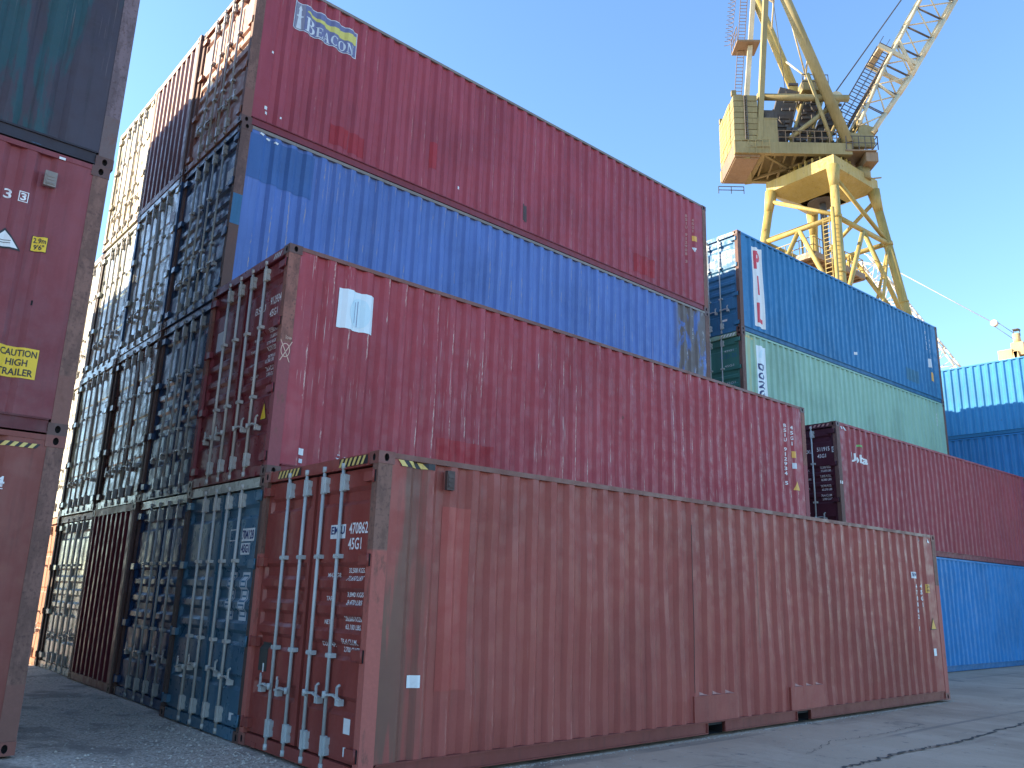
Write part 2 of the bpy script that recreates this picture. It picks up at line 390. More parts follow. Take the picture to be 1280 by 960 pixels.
FLOOR = m.mesh('floor')
m = MB(); m.box(0.006, 0.09, 0.163, W-0.163, H-0.120, H-0.008); m.box(-0.006, 0.05, 0.17, W-0.17, H-0.128, H-0.1205); HEAD = m.mesh('door_header')
m = MB(); m.box(0.006, 0.09, 0.163, W-0.163, 0.012, 0.128)
for y in (0.30, W-0.42): m.box(-0.0, 0.03, y, y+0.12, 0.010, 0.0115+0.05)
SILL = m.mesh('door_sill')
# end wall, on the x=L end (outward +x)
def end_mesh():
    m = MB(); x = L-0.012; xi = L-0.058; ys = [0.08, 0.19]; xs = [x, x]; per = (W-0.38)/8
    for k in range(8):
        b = 0.19+k*per; ys += [b+per*0.22, b+per*0.5, b+per*0.72, b+per]; xs += [xi, xi, x, x]
    ys.append(W-0.08); xs.append(x)
    for i in range(len(ys)-1):
        m.quad((xs[i], ys[i], 0.13), (xs[i+1], ys[i+1], 0.13), (xs[i+1], ys[i+1], H-0.12), (xs[i], ys[i], H-0.12))
    return m.mesh('end_wall')
ENDW = end_mesh()
m = MB(); m.box(L-0.09, L-0.006, 0.163, W-0.163, H-0.120, H-0.008); EHEAD = m.mesh('end_header')
m = MB(); m.box(L-0.09, L-0.006, 0.163, W-0.163, 0.012, 0.128); ESILL = m.mesh('end_sill')
# door leaves
DX, DI = 0.040, 0.034
RIBS = [2.50, 1.79, 1.55, 1.31, 1.07, 0.60]
ZB = [0.140, 0.190]
for z in sorted(RIBS): ZB += [z-0.085, z-0.045, z+0.045, z+0.085]
ZB += [2.70, 2.752]
def door_depth(z):
    for r in RIBS:
        d = abs(z-r)
        if d <= 0.045: return DI
        if d < 0.085: return DI*(0.085-d)/0.04
    return 0.0
def leaf_mesh(y0, y1):
    m = MB(); ys = [y0, y0+0.055, y0+0.085, y1-0.085, y1-0.055, y1]; fa = [0, 0, 1, 1, 0, 0]
    for i in range(5):
        for j in range(len(ZB)-1):
            p = []
            for a, b in ((i, j), (i+1, j), (i+1, j+1), (i, j+1)):
                p.append((DX+fa[a]*door_depth(ZB[b]), ys[a], ZB[b]))
            m.quad(p[1], p[0], p[3], p[2])
    for a, b in ((y0, y0), (y1, y1)): m.quad((DX, a, ZB[0]), (DX+0.05, a, ZB[0]), (DX+0.05, a, ZB[-1]), (DX, a, ZB[-1]))
    return m.mesh('door')
LEAF_R = leaf_mesh(0.110, 1.190); LEAF_L = leaf_mesh(1.248, 2.328)
RIBS_A, ZB_A = RIBS, ZB
RIBS = [2.16, 1.45, 0.74]; ZB = [0.140, 0.190]
for z in sorted(RIBS): ZB += [z-0.06, z-0.03, z+0.03, z+0.06]
ZB += [2.70, 2.752]
LEAF_RB = leaf_mesh(0.110, 1.190); LEAF_LB = leaf_mesh(1.248, 2.328)
RIBS, ZB = RIBS_A, ZB_A
m = MB(); m.box(0.078, 0.088, 0.086, W-0.086, 0.1285, H-0.1285); SEAL = m.mesh('door_seal')
def bar_mesh():
    m = MB(); m.tube((0.004, 0, 0.052), (0.004, 0, 2.805), 0.0175, 10)
    m.tube((0.004, 0, 0.030), (0.004, 0, 0.085), 0.026, 8); m.tube((0.004, 0, 2.775), (0.004, 0, 2.83), 0.026, 8)
    return m.mesh('locking_bar')
BAR = bar_mesh()
m = MB(); m.box(-0.022, 0.03, -0.026, 0.020, -0.085, 0.085); m.box(-0.006, 0.042, -0.062, -0.026, -0.075, -0.020); m.box(-0.006, 0.042, -0.062, -0.026, 0.015, 0.075); m.box(-0.004, 0.0395, -0.05, -0.026, -0.02, 0.015)
m.box(-0.010, 0.0395, 0.020, 0.034, -0.06, 0.06); KEEP = m.mesh('cam_keeper')
m = MB(); m.box(-0.018, 0.0395, -0.055, 0.050, -0.020, 0.020); m.tube((-0.018, -0.04, 0), (-0.026, -0.04, 0), 0.008, 6); m.tube((-0.018, 0.035, 0), (-0.026, 0.035, 0), 0.008, 6); BRKT = m.mesh('bar_bracket')
def handle_mesh(sg):
    m = MB(); l = 0.27*sg
    m.beam((-0.012, 0.0, 0.0), (-0.018, l*0.55, 0.012), 0.028, 0.020); m.beam((-0.018, l*0.55, 0.012), (-0.014, l, -0.02), 0.026, 0.018)
    m.box(-0.02, 0.038, min(l*0.72, l*0.95), max(l*0.72, l*0.95), -0.075, -0.020); m.beam((-0.022, l*0.82, -0.07), (-0.020, l*0.80, 0.085), 0.024, 0.016, upv=(1,0,0))
    m.beam((-0.022, l*0.82, 0.085), (-0.010, l*0.92, 0.105), 0.02, 0.014, upv=(1,0,0))
    m.tube((-0.024, 0, -0.03), (-0.024, 0, 0.03), 0.022, 8)
    return m.mesh('door_handle')
HAND = {1: handle_mesh(1), -1: handle_mesh(-1)}
def hinge_mesh(sg):
    m = MB(); 
    def yy(a, b): return (min(a*sg, b*sg), max(a*sg, b*sg))
    a, b = yy(-0.052, 0.10); m.box(-0.012, 0.039, a, b, -0.045, 0.045)
    m.tube((-0.004, -0.062*sg, -0.06), (-0.004, -0.062*sg, 0.06), 0.014, 8)
    a, b = yy(-0.094, -0.076); m.box(-0.0015, 0.03, a, b, -0.055, 0.055, 1)
    return m.mesh('hinge')
HINGE = {1: hinge_mesh(1), -1: hinge_mesh(-1)}
BAR_Y = [(0.64, 'R', -1), (1.03, 'R', -1), (1.408, 'L', 1), (1.785, 'L', 1)]
Z_HINGE = (0.23, 1.05, 1.89, 2.66)

# ---- flat marks that follow a wall's ridges
FONT_CACHE = {}
def text_mesh(s, bold=0.012, spacing=1.0):
    k = (s, bold, spacing)
    if k not in FONT_CACHE:
        cu = bpy.data.curves.new('txt', 'FONT'); cu.body = s; cu.size = 1.0; cu.offset = bold; cu.space_character = spacing
        cu.resolution_u = 3
        o = bpy.data.objects.new('txt', cu); COL.objects.link(o)
        bpy.context.view_layer.update()
        me = bpy.data.meshes.new_from_object(o)
        vs = [(v.co.x, v.co.y) for v in me.vertices]; fs = [tuple(p.vertices) for p in me.polygons]
        bpy.data.objects.remove(o); bpy.data.curves.remove(cu); bpy.data.meshes.remove(me)
        FONT_CACHE[k] = (vs, fs)
    return FONT_CACHE[k]
def fit_text(s, a0, a1, b0, b1, bold=0.012, spacing=1.0, rot=0):
    """text stretched to a rectangle; rot=-1 reads downwards"""
    vs, fs = text_mesh(s, bold, spacing)
    if rot == -1: vs = [(y, -x) for x, y in vs]
    xs = [v[0] for v in vs]; ys = [v[1] for v in vs]; mx, Mx, my, My = min(xs), max(xs), min(ys), max(ys)
    return [(a0+(x-mx)/(Mx-mx)*(a1-a0), b0+(y-my)/(My-my)*(b1-b0)) for x, y in vs], fs
def stack_text(s, a, b_top, pitch, w, h):
    V, F = [], []
    for i, ch in enumerate(s):
        if ch == ' ': continue
        ww = w*(0.35 if ch in '1I' else 1.0)
        vs, fs = fit_text(ch, a-ww/2, a+ww/2, b_top-i*pitch-h, b_top-i*pitch, 0.03)
        o = len(V); V += vs; F += [tuple(o+k for k in f) for f in fs]
    return V, F
def rect(a0, a1, b0, b1): return [(a0,b0),(a1,b0),(a1,b1),(a0,b1)], [(0,1,2,3)]
def tri(a0, a1, b0, b1): return [(a0,b0),(a1,b0),((a0+a1)/2,b1)], [(0,1,2)]
def frame(a0, a1, b0, b1, t):
    V = [(a0,b0),(a1,b0),(a1,b1),(a0,b1),(a0+t,b0+t),(a1-t,b0+t),(a1-t,b1-t),(a0+t,b1-t)]
    return V, [(0,1,5,4),(1,2,6,5),(2,3,7,6),(3,0,4,7)]
def hazard(a0, a1, b0, b1, n, slant=0.7):
    V, F = [], []; p = (a1-a0)/n
    for i in range(n):
        a = a0+i*p; s = (b1-b0)*slant; o = len(V)
        V += [(a, b0), (a+p*0.52, b0), (a+p*0.52+s, b1), (a+s, b1)]; F.append((o, o+1, o+2, o+3))
    return V, F
def merge(*ls):
    V, F = [], []
    for v, f in ls:
        o = len(V); V += v; F += [tuple(o+k for k in x) for x in f]
    return V, F
def conform(shape, plane, lift=0.003, sd=0):
    V, F = shape
    bm = bmesh.new(); bv = [bm.verts.new((a, 0, b)) for a, b in V]
    for f in F:
        try: bm.faces.new([bv[i] for i in f])
        except ValueError: pass
    brs, nrm = (BRK, (1,0,0)) if plane == 's' else (ZB, (0,0,1))
    if plane in 'sd':
        k = 0 if plane == 's' else 1; lo = min(v[k] for v in V); hi = max(v[k] for v in V)
        for b in brs:
            if lo < b < hi:
                bmesh.ops.bisect_plane(bm, geom=bm.verts[:]+bm.edges[:]+bm.faces[:], dist=1e-5, plane_co=(b,0,b), plane_no=nrm)
    if plane == 's' and sd:
        lo = min(v[1] for v in V); hi = max(v[1] for v in V)
        for j in range(1, 10):
            b = 0.150+(H-0.05-0.150)*j/10
            if lo < b < hi: bmesh.ops.bisect_plane(bm, geom=bm.verts[:]+bm.edges[:]+bm.faces[:], dist=1e-5, plane_co=(0,0,b), plane_no=(0,0,1))
    for v in bm.verts:
        a, b = v.co.x, v.co.z
        if plane == 's':
            zk = [0.150+(H-0.05-0.150)*k/10 for k in range(11)]; d = 0
            if sd:
                for i in range(10):
                    if zk[i] <= b <= zk[i+1]+1e-6:
                        t = (b-zk[i])/(zk[i+1]-zk[i]); d = dent(a, zk[i], sd)*(1-t)+dent(a, zk[i+1], sd)*t; break
            v.co = (a, corr(a)+d-lift, b)
        elif plane == 'd': v.co = (DX+door_depth(b)-lift, a, b)      # a is the door's y
        elif plane == 'p': v.co = (a, 0.004-lift, b)                  # side face of posts
        elif plane == 'h': v.co = (0.006-lift, a, b)                  # header
    if plane in 'dh':
        for f in bm.faces: f.normal_flip()
    me = bpy.data.meshes.new('mark'); bm.to_mesh(me); bm.free(); me.materials.append(None)
    return me

CONT = {}
def shaded_rail_mat(side):
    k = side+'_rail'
    if k not in P: P[k] = paint('darker '+P[side].name.replace('paint', 'rail paint'), tuple(c*0.62 for c in P[side]['col']), 0.3, 0.35, 0.35)  # shade under the wall ledge put into a darker rail colour
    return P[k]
def container(key, label, loc, yaw=0.0, tilt=0.0, side='c1_side', door='c1_door', bars='galv', post='post_brown', cast='cast', sd=0, group=None,
              detail=2, header=None, roofm='roof', name='shipping_container', toprail=None, leaf='A'):
    r = thing(name, label, 'container', loc, (0, -tilt, yaw), group); CONT[key] = (r, sd)
    D = {}; r['_'] = 0; del r['_']
    sm, dm, bm_, pm, cm = P[side], P[door], P[bars], P[post], P[cast]
    pos = [((0,0,0),(1,1,1)), ((L,0,0),(-1,1,1)), ((0,W,0),(1,-1,1)), ((L,W,0),(-1,-1,1))]
    for lo, sc in pos: ob('corner_post', POST, r, pm, lo, None, sc)
    if detail >= 1:
        for lo, sc in pos:
            ob('corner_casting', CAST, r, [cm, P['dark']], lo, None, sc); ob('corner_casting', CAST, r, [cm, P['dark']], (lo[0], lo[1], H-0.118), None, sc)
    D['side'] = ob('side_wall', SIDE[sd], r, sm)
    ob('side_wall', SIDE[0], r, sm, (L, W, 0), (0, 0, math.pi))
    tm = P[toprail] if toprail else sm
    for nm, me, mt in (('top_side_rail', TRAIL, tm), ('bottom_side_rail', BRAIL_P if key == 'c1' else BRAIL, [shaded_rail_mat(side), P['dark']])):
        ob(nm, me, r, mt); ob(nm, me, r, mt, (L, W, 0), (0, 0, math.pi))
    ob('roof', ROOF, r, P[roofm]); ob('floor', FLOOR, r, P['under'])
    D['end'] = ob('end_wall', ENDW, r, sm); ob('end_header', EHEAD, r, P[header] if header else sm); ob('end_sill', ESILL, r, sm)
    D['header'] = ob('door_header', HEAD, r, P[header] if header else dm); ob('door_sill', SILL, r, dm)
    ob('door_seal', SEAL, r, P['rubber'])
    dr = ob('door', LEAF_R if leaf == 'A' else LEAF_RB, r, dm); dl = ob('door', LEAF_L if leaf == 'A' else LEAF_LB, r, dm); D['dr'] = dr; D['dl'] = dl
    if detail >= 2:
        for y, sd_, hs in BAR_Y:
            d = dr if sd_ == 'R' else dl; yy = y+random.uniform(-0.012, 0.012)
            ob('locking_bar', BAR, d, bm_, (0, yy, 0), (random.uniform(-0.002, 0.002), 0, 0))
            for z in (0.235, 2.64): ob('cam_keeper', KEEP, d, bm_, (0.004, yy, z))
            for z in (1.02, 1.93): ob('bar_bracket', BRKT, d, bm_, (0.004, yy, z))
            hz = 0.66+random.uniform(-0.03, 0.04)
            ob('door_handle', HAND[hs], d, bm_, (0.004, yy, hz), (0, 0, 0))
        for z in Z_HINGE:
            ob('hinge', HINGE[1], dr, [dm, P['dark']], (0, 0.125, z)); ob('hinge', HINGE[-1], dl, [dm, P['dark']], (0, W-0.125, z))
    r.matrix_basis  # noqa
    CONT[key] = (r, sd, D)
    return r
def mark(key, shape, plane, mat, nm, label=None, lift=0.003, on=None):
    r, sd, D = CONT[key]
    par = D[on] if on else (D['side'] if plane == 's' else r if plane == 'p' else D['header'] if plane == 'h' else D['dr'])
    if plane == 's' and sd: lift += 0.003
    me = conform(shape, plane, lift, sd if plane == 's' else 0); me.name = nm
    return ob(nm, me, par, P[mat], label=label)
def flipA(shape, c): return [(c-a, b) for a, b in shape[0]], [tuple(reversed(f)) for f in shape[1]]
def dtext(s, yL, yR, z0, z1, **k):
    """text on the door; yL is the reader's left (larger y)"""
    return flipA(fit_text(s, 0, yL-yR, z0, z1, **k), yL)

# ------------------------------------------------------------------ block of the near containers
G1 = 'containers of the near block'
K1 = dict(yaw=0.0033, tilt=-0.0035); K3 = dict(yaw=0.0016, tilt=-0.0089)
container('c1', 'faded red brown container alone in front, on the ground, with hazard stripes at its corner', (0,0,0), 0, 0.0006, 'c1_side', 'c1_door', 'galv', 'c1_post', 'cast_red', 1, G1, toprail='rail_brown')
container('t1', 'petrol blue doored container on the ground behind the faded red brown one', (0.0108-0.0,2.4466,-0.02), K1['yaw'], K1['tilt'], 'bl_side', 'teal_door', 'galv_pale', 'post_dark', 'cast', 0, G1, header='pale_door')
container('c2', 'wine red container with a pale square poster, on top of the petrol blue doored one', (0.0108,2.4466,H-0.02), K1['yaw'], K1['tilt'], 'bs_side', 'bs_door', 'galv_pale', 'bs_post', 'cast', 2, G1, toprail='rail_brown')
def k_at(k, lev, dy=0.0): return (0.134+random.uniform(-0.03, 0.03)*(k > 2), 4.948+(k-2)*2.455+dy, -0.02+H*(lev-1))
container('k21', 'dark navy doored container on the ground between petrol blue doors and plum ridged end', k_at(2,1), 0.0016, -0.0089, 'bl_side', 'navy_door', 'galv_dirty', 'post_brown', 'cast', 0, G1, header='pale_door')
container('k22', 'navy doored container on the second level, right behind the wine red one', k_at(2,2), 0.0016, -0.0089, 'bl_side', 'bl_door', 'galv_dirty', 'post_brown', 'cast', 0, G1)
container('k23', 'cobalt blue container with rusty patches at its far end, under the topmost crimson one', k_at(2,3), 0.0016, -0.0089, 'bl_side', 'bl_door', 'galv_dirty', 'post_brown', 'cast', 3, G1, toprail='vent')
container('k24', 'topmost crimson container with the BEACON banner', k_at(2,4), 0.0016, -0.0089, 'be_side', 'be_door', 'galv_dirty', 'l_post', 'cast', 2, G1, toprail='vent')
def k_flip(key, k, lev, label, **kw):
    p = k_at(k, lev); return container(key, label, (p[0]+L, p[1]+W, p[2]), math.pi, 0, group=G1, **kw)
k_flip('k31', 3, 1, 'container on the ground showing a plum vertically ridged end with a pale top beam', side='plum_end', door='plum_end', header='cream_door', detail=1)
container('k32', 'brown doored container on the second level above the plum ridged end', k_at(3,2), 0, 0, 'plum_end', 'brown_door', 'galv_pale', 'post_dark', 'cast', 0, G1, leaf='B')
container('k33', 'grey green doored container on the third level under the rose ridged end', k_at(3,3), 0, 0, 'mid_blue', 'pale_door', 'galv_dirty', 'navy_door', 'cast', 0, G1, leaf='B')
k_flip('k34', 3, 4, 'topmost container showing a dull rose ridged end half in sunlight', side='rose_end', door='rose_end', detail=1)
container('k41', 'pale grey doored container on the ground left of the plum ridged end', k_at(4,1), 0, 0, 'c6_side', 'pale_door', 'galv_pale', 'post_dark', 'cast', 0, G1, header='white_door')
container('k42', 'pale grey green doored container on the second level left of the brown doored one', k_at(4,2), 0, 0, 'c6_side', 'pale_door', 'galv_pale', 'post_dark', 'cast', 0, G1, leaf='B')
container('k43', 'pale grey doored container on the third level with sunlight across its top corner', k_at(4,3), 0, 0, 'c6_side', 'pale_door', 'galv_pale', 'post_dark', 'cast', 0, G1, leaf='B')
container('k44', 'sunlit cream doored container at the top far corner of the near block', k_at(4,4), 0, 0, 'c6_side', 'cream_door', 'galv_pale', 'cream_door', 'cast', 0, G1, leaf='B')
container('k51', 'sunlit orange doored container on the ground at the far left end of the row', k_at(5,1), 0, 0, 'orange_door', 'orange_door', 'galv_pale', 'post_dark', 'cast', 0, G1, leaf='B')
container('k52', 'sunlit white doored container on the second level above the orange doored one', k_at(5,2), 0, 0, 'white_door', 'white_door', 'galv_pale', 'white_door', 'cast', 0, G1, leaf='B')
container('k53', 'sunlit white doored container on the third level at the far left end of the row', k_at(5,3), 0, 0, 'white_door', 'white_door', 'galv_pale', 'white_door', 'cast', 0, G1, leaf='B')

# ------------------------------------------------------------------ block at the left edge of the picture
G2 = 'containers of the left block'
LX, LY, LZ = -2.13-L, 2.3261, 0.10
container('l1', 'brick red container at the bottom of the stack on the left edge', (LX, LY, LZ), 0, 0, 'lr_side', 'lr_side', 'galv_dirty', 'l_post', 'cast_red', 1, G2)
container('l2', 'dusty maroon container with the CAUTION HIGH TRAILER sticker', (LX, LY, LZ+H), 0, 0, 'lm_side', 'lm_side', 'galv_dirty', 'l_post', 'cast', 3, G2)
container('l3', 'weathered dark teal container above the one with the caution sticker', (LX+0.02, LY, LZ+2*H), 0, 0, 'lg_side', 'lg_side', 'galv_dirty', 'lg_post', 'cast', 2, G2)
container('l4', 'fourth container of the stack on the left edge, over the weathered teal one', (LX, LY, LZ+3*H), 0, 0, 'plum_end', 'plum_end', 'galv_dirty', 'l_post', 'cast', 0, G2, detail=1)
cols = ['c6_side', 'pil_side', 'lr_side', 'mid_blue', 'plum_end', 'dong_side', 'lm_side', 'white_door']
for rw in range(1, 5):
    y = LY+rw*2.475 + (0.06 if rw == 4 else 0)
    for lev in range(4 if rw < 4 else 3):
        container('l%d_%d' % (rw, lev), 'container hidden behind the stack on the left edge', (LX, y, LZ+lev*H), 0, 0, cols[(rw*3+lev) % 8], cols[(rw*3+lev) % 8], group=G2, detail=0)

# ------------------------------------------------------------------ second block, right
G3 = 'containers of the second block'
X5, Y5, A5 = 14.1428, 5.2279, -0.0251
for lev in range(2):
    container('m%d' % lev, 'lower container of the second block, hidden behind the carmine one', (X5, Y5, -0.08+lev*H), A5, 0, 'c6_side', 'c6_door', group=G3, detail=0)
container('dong', 'mint green container with a vertical DONG banner', (X5, Y5, -0.08+2*H), A5, 0, 'dong_side', 'dong_door', 'galv', 'post_brown', 'cast', 1, G3, header='dong_side', toprail='dong_side')
container('pil', 'ocean blue container with the vertical PIL banner, top of the second block', (X5, Y5, -0.08+3*H), A5, 0, 'pil_side', 'pil_door', 'galv', 'post_brown', 'cast', 3, G3)
for rw in range(1, 3):
    for lev in range(4):
        yy = Y5+rw*2.47
        container('n%d_%d' % (rw, lev), 'container hidden in the rows behind the PIL container', (X5+0.06*rw, yy, -0.08+lev*H), A5, 0, cols[(rw+lev*2) % 8], cols[(rw+lev*2) % 8], group=G3, detail=0)
X6, Y6, A6 = 14.0452, 2.7315, -0.0084
container('c6b', 'bright blue container on the ground under the carmine one, on the right', (X6, Y6, -0.02), A6, 0, 'sky_side', 'sky_side', 'galv', 'sky_side', 'cast', 2, G3)
container('c6', 'carmine container with number 511915 on its door, on the second level', (X6, Y6, H-0.02), A6, 0, 'c6_side', 'c6_door', 'galv', 'post_brown', 'cast', 1, G3)

# ------------------------------------------------------------------ light blue stack standing crosswise behind
G4 = 'crosswise light blue containers'
X8, Y8 = 30.2, 10.6
for lev, (z, lab, sd_) in enumerate(((0.0, 'ground level container of the crosswise stack, hidden', 'mid_blue'), (2.592, 'second container of the crosswise stack, hidden', 'mid_blue'),
        (5.184, 'mid blue container lying crosswise under the light blue sunlit one', 'mid_blue'), (5.184+H, 'light blue container lying crosswise with its upper half in sunlight', 'light_blue'))):
    container('x%d' % lev, lab, (X8, Y8, z-0.05), -math.pi/2, 0, sd_, sd_, 'galv', sd_, 'cast', 0, G4, detail=0)
    CONT['x%d' % lev][0].scale = (1, 1, 0.895 if lev < 2 else 1)

# ------------------------------------------------------------------ marks: front container
mark('c1', rect(0.255, 0.655, 2.775, 2.835), 's', 'black', 'hazard_strip', lift=0.004)
mark('c1', hazard(0.27, 0.63, 2.777, 2.833, 3, -0.9), 's', 'yellow_h', 'hazard_stripe', lift=0.007)
for a in (0.20, 1.55):
    mark('c1', flipA(rect(0, 0.54, 2.790, 2.875), a+0.54), 'h', 'black', 'hazard_strip', lift=0.003)
    mark('c1', flipA(hazard(0.0, 0.50, 2.792, 2.873, 6, 0.6), a+0.54), 'h', 'yellow_h', 'hazard_stripe', lift=0.006)
mark('c1', flipA(rect(0, 0.29, 2.10, 2.235), 0.86), 'd', 'white_s', 'letter_box')
mark('c1', dtext('EMJU', 0.845, 0.585, 2.118, 2.218, bold=0.03), 'd', 'navy_p', 'lettering', lift=0.006)
mark('c1', dtext('470862', 0.505, 0.165, 2.135, 2.245, bold=0.015), 'd', 'white', 'lettering')
mark('c1', flipA(rect(0, 0.008, 2.12, 2.27), 0.125), 'd', 'white', 'lettering')
mark('c1', dtext('45G1', 0.505, 0.265, 1.99, 2.10, bold=0.015), 'd', 'white', 'lettering')
rows = [('MAX GR.', '32,500 KGS.', '71,650 LBS', 1.82), ('TARE', '3,840 KGS', '8,470 LBS.', 1.60), ('NET', '28,660 KGS', '63,180 LBS.', 1.38), ('CU.CAP.', '76.4 CU.M.', '2,700 CU.FT', 1.18)]
def weights(key, rows, yl=0.505, yr=0.215, mat='white', dz=0.0, h=0.052):
    for lab, a, b, z in rows:
        z += dz
        mark(key, dtext(lab, 0.90, 0.90-0.045*len(lab)*0.85, z-0.045-h*0.8, z-0.045, bold=0.015), 'd', mat, 'lettering')
        mark(key, dtext(a, yl, yr, z-h, z, bold=0.015), 'd', mat, 'lettering')
        mark(key, dtext(b, yl-0.01, yr, z-2.4*h, z-1.4*h, bold=0.015), 'd', mat, 'lettering')
weights('c1', rows)
mark('c1', flipA(rect(0, 0.115, 0.375, 0.505), 0.35), 'd', 'white_s', 'paper_label')
mark('c1', flipA(rect(0, 0.115, 0.185, 0.265), 0.33), 'd', 'white_s', 'paper_label')
mark('c1', flipA(rect(0, 0.20, 0.76, 1.05), 2.20), 'd', 'dark_patch', 'dark_plate', on='dl')
mark('c1', flipA(rect(0, 0.03, 0.75, 0.84), 2.09), 'd', 'white_s', 'paper_label', lift=0.006, on='dl')
mark('c1', rect(0.485, 0.605, 0.765, 0.875), 's', 'white_s', 'paper_label')
mark('c1', rect(0.80, 1.13, 0.72, 2.44), 's', 'lighter_red', 'repaint_patch', lift=0.0015)
mark('c1', rect(11.10, 11.36, 2.08, 2.19), 's', 'white_s', 'letter_box'); mark('c1', fit_text('EMJU', 11.12, 11.34, 2.095, 2.175, 0.02), 's', 'navy_p', 'lettering', lift=0.006)
mark('c1', stack_text('470862 1', 11.19, 1.98, 0.103, 0.055, 0.075), 's', 'white', 'lettering'); mark('c1', stack_text('45G1', 11.43, 1.99, 0.108, 0.055, 0.075), 's', 'white', 'lettering')
mark('c1', rect(11.66, 11.77, 1.84, 1.99), 's', 'orange_s', 'height_sticker'); mark('c1', fit_text("9'6", 11.675, 11.755, 1.86, 1.90), 's', 'black', 'lettering', lift=0.006); mark('c1', fit_text("2.9", 11.675, 11.755, 1.92, 1.97), 's', 'black', 'lettering', lift=0.006)
mark('c1', tri(11.68, 11.90, 1.20, 1.41), 's', 'black', 'warning_triangle'); mark('c1', tri(11.70, 11.88, 1.212, 1.385), 's', 'orange_s', 'triangle_face', lift=0.006)
mark('c1', rect(11.70, 11.81, 0.755, 0.88), 's', 'white_s', 'paper_label')
for x in (11.48, 11.84): mark('c1', [(x, 2.76), (x+0.07, 2.74), (x+0.02, 2.81)] and ([(x, 2.745), (x+0.10, 2.735), (x+0.03, 2.81)], [(0, 1, 2)]), 's', 'white_s', 'paint_chip')
def side_box(key, nm, x0, x1, z0, z1, mat, y0=-0.030, label=None):
    r, sd, D = CONT[key]; m = MB(); m.box(x0, x1, y0, 0.012, z0, z1); m.box(x0+0.012, x1-0.012, y0-0.006, y0+0.001, z0+0.02, z1-0.03)
    for k in range(3): m.box(x0+0.02, x1-0.02, y0-0.011, y0-0.0055, z0+0.03+k*(z1-z0-0.06)/3, z0+0.045+k*(z1-z0-0.06)/3)
    return ob(nm, m.mesh(nm), D['side'], P[mat], label=label)
side_box('c1', 'vent_cover', 0.785, 0.875, 2.60, 2.79, 'vent_dark')
# flush repair plates over the forklift pockets, their tops close the ridges
for x0, x1, z1 in ((4.72, 5.60, 0.46), (6.93, 7.82, 0.46)):
    r, sd, D = CONT['c1']; m = MB()
    zz = [0.157, z1]; m.box(x0, x1, 0.0075, 0.060, 0.157, z1)
    ob('repair_plate', m.mesh('repair_plate'), D['side'], P['c1_side'])
    vv, ff = [], []
    for k in range(NPER):
        b = X0C+k*PER
        if x0 < b+0.07 and b+0.278 < x1+0.06: vv += [(b+0.07, z1+0.001), (min(b+0.278, x1), z1+0.001), (b+0.13, z1+0.045)]; ff.append((len(vv)-3, len(vv)-2, len(vv)-1))
    mark('c1', (vv, ff), 's', 'pink', 'worn_paint_edge', lift=0.002)  # pale wedges: skylight on the plate tops, put into the colour
# long weld seams
for x, z0, z1 in ((4.74, 0.5, 2.55), (6.20, 1.0, 2.3), (7.05, 0.5, 1.3)): mark('c1', rect(x, x+0.006, z0, z1), 's', 'vent_dark', 'weld_seam', lift=0.002)

# ------------------------------------------------------------------ marks: wine red container
sh = rect(0.75, 1.27, 1.99, 2.52); mark('c2', sh, 's', 'pale_blue', 'poster', lift=0.004)
circ = ([(1.06+0.155*math.cos(t*math.pi/12), 2.24+0.20*math.sin(t*math.pi/12)) for t in range(24)], [tuple(range(24))]); mark('c2', circ, 's', 'cyan_f', 'poster_disc', lift=0.007)
mark('c2', rect(1.030, 1.040, 2.05, 2.40), 's', 'beac_blue', 'poster_tear', lift=0.009); mark('c2', rect(0.995, 1.001, 2.10, 2.38), 's', 'beac_blue', 'poster_tear', lift=0.009)
mark('c2', rect(2.42, 3.42, 0.30, 0.80), 's', 'red_patch', 'repaint_patch', lift=0.002)
mark('c2', stack_text('BSIU 912934 5', 11.38, 2.42, 0.101, 0.055, 0.078), 's', 'white', 'lettering'); mark('c2', stack_text('45G1', 11.66, 2.42, 0.115, 0.055, 0.08), 's', 'white', 'lettering')
mark('c2', rect(11.64, 11.74, 1.73, 1.87), 's', 'orange_s', 'height_sticker'); mark('c2', rect(11.64, 11.75, 1.50, 1.62), 's', 'pale_print', 'small_sticker')
mark('c2', tri(11.64, 11.83, 1.05, 1.24), 's', 'orange_s', 'warning_triangle')
mark('c2', rect(0.385, 0.465, 0.29, 0.37), 's', 'white_s', 'paper_label'); mark('c2', rect(0.40, 0.46, 0.195, 0.245), 's', 'pale_print', 'paper_label')
for k in range(14):
    x = random.uniform(0.88, 1.02); z = random.uniform(0.24, 0.36); mark('c2', rect(x, x+random.uniform(0.01, 0.035), z, z+random.uniform(0.006, 0.02)), 's', 'pale_print' if k % 2 else 'dark', 'scraped_spot')
mark('c2', merge(*[([(x0, z0), (x0+0.012, z0), (x1+0.012, z1), (x1, z1)], [(0, 1, 2, 3)]) for x0, z0, x1, z1 in ((0.015, 1.38, 0.155, 1.64), (0.140, 1.38, 0.005, 1.64))]), 'p', 'chalk', 'chalk_cross', lift=0.004)
ringv = []; ringf = []
for k in range(24):
    t = k*math.pi/12; ringv += [(0.08+0.060*math.cos(t), 1.52+0.088*math.sin(t)), (0.08+0.050*math.cos(t), 1.52+0.076*math.sin(t))]
    j = (k+1) % 24; ringf.append((2*k, 2*j, 2*j+1, 2*k+1))
mark('c2', (ringv, ringf), 'p', 'chalk', 'chalk_ring', lift=0.005)
mark('c2', fit_text('low', 0.07, 0.15, 1.66, 1.71, 0.0), 'p', 'chalk', 'chalk_note', lift=0.005)
mark('c2', dtext('BSIU', 0.90, 0.60, 2.15, 2.25, bold=0.01), 'd', 'white', 'lettering')
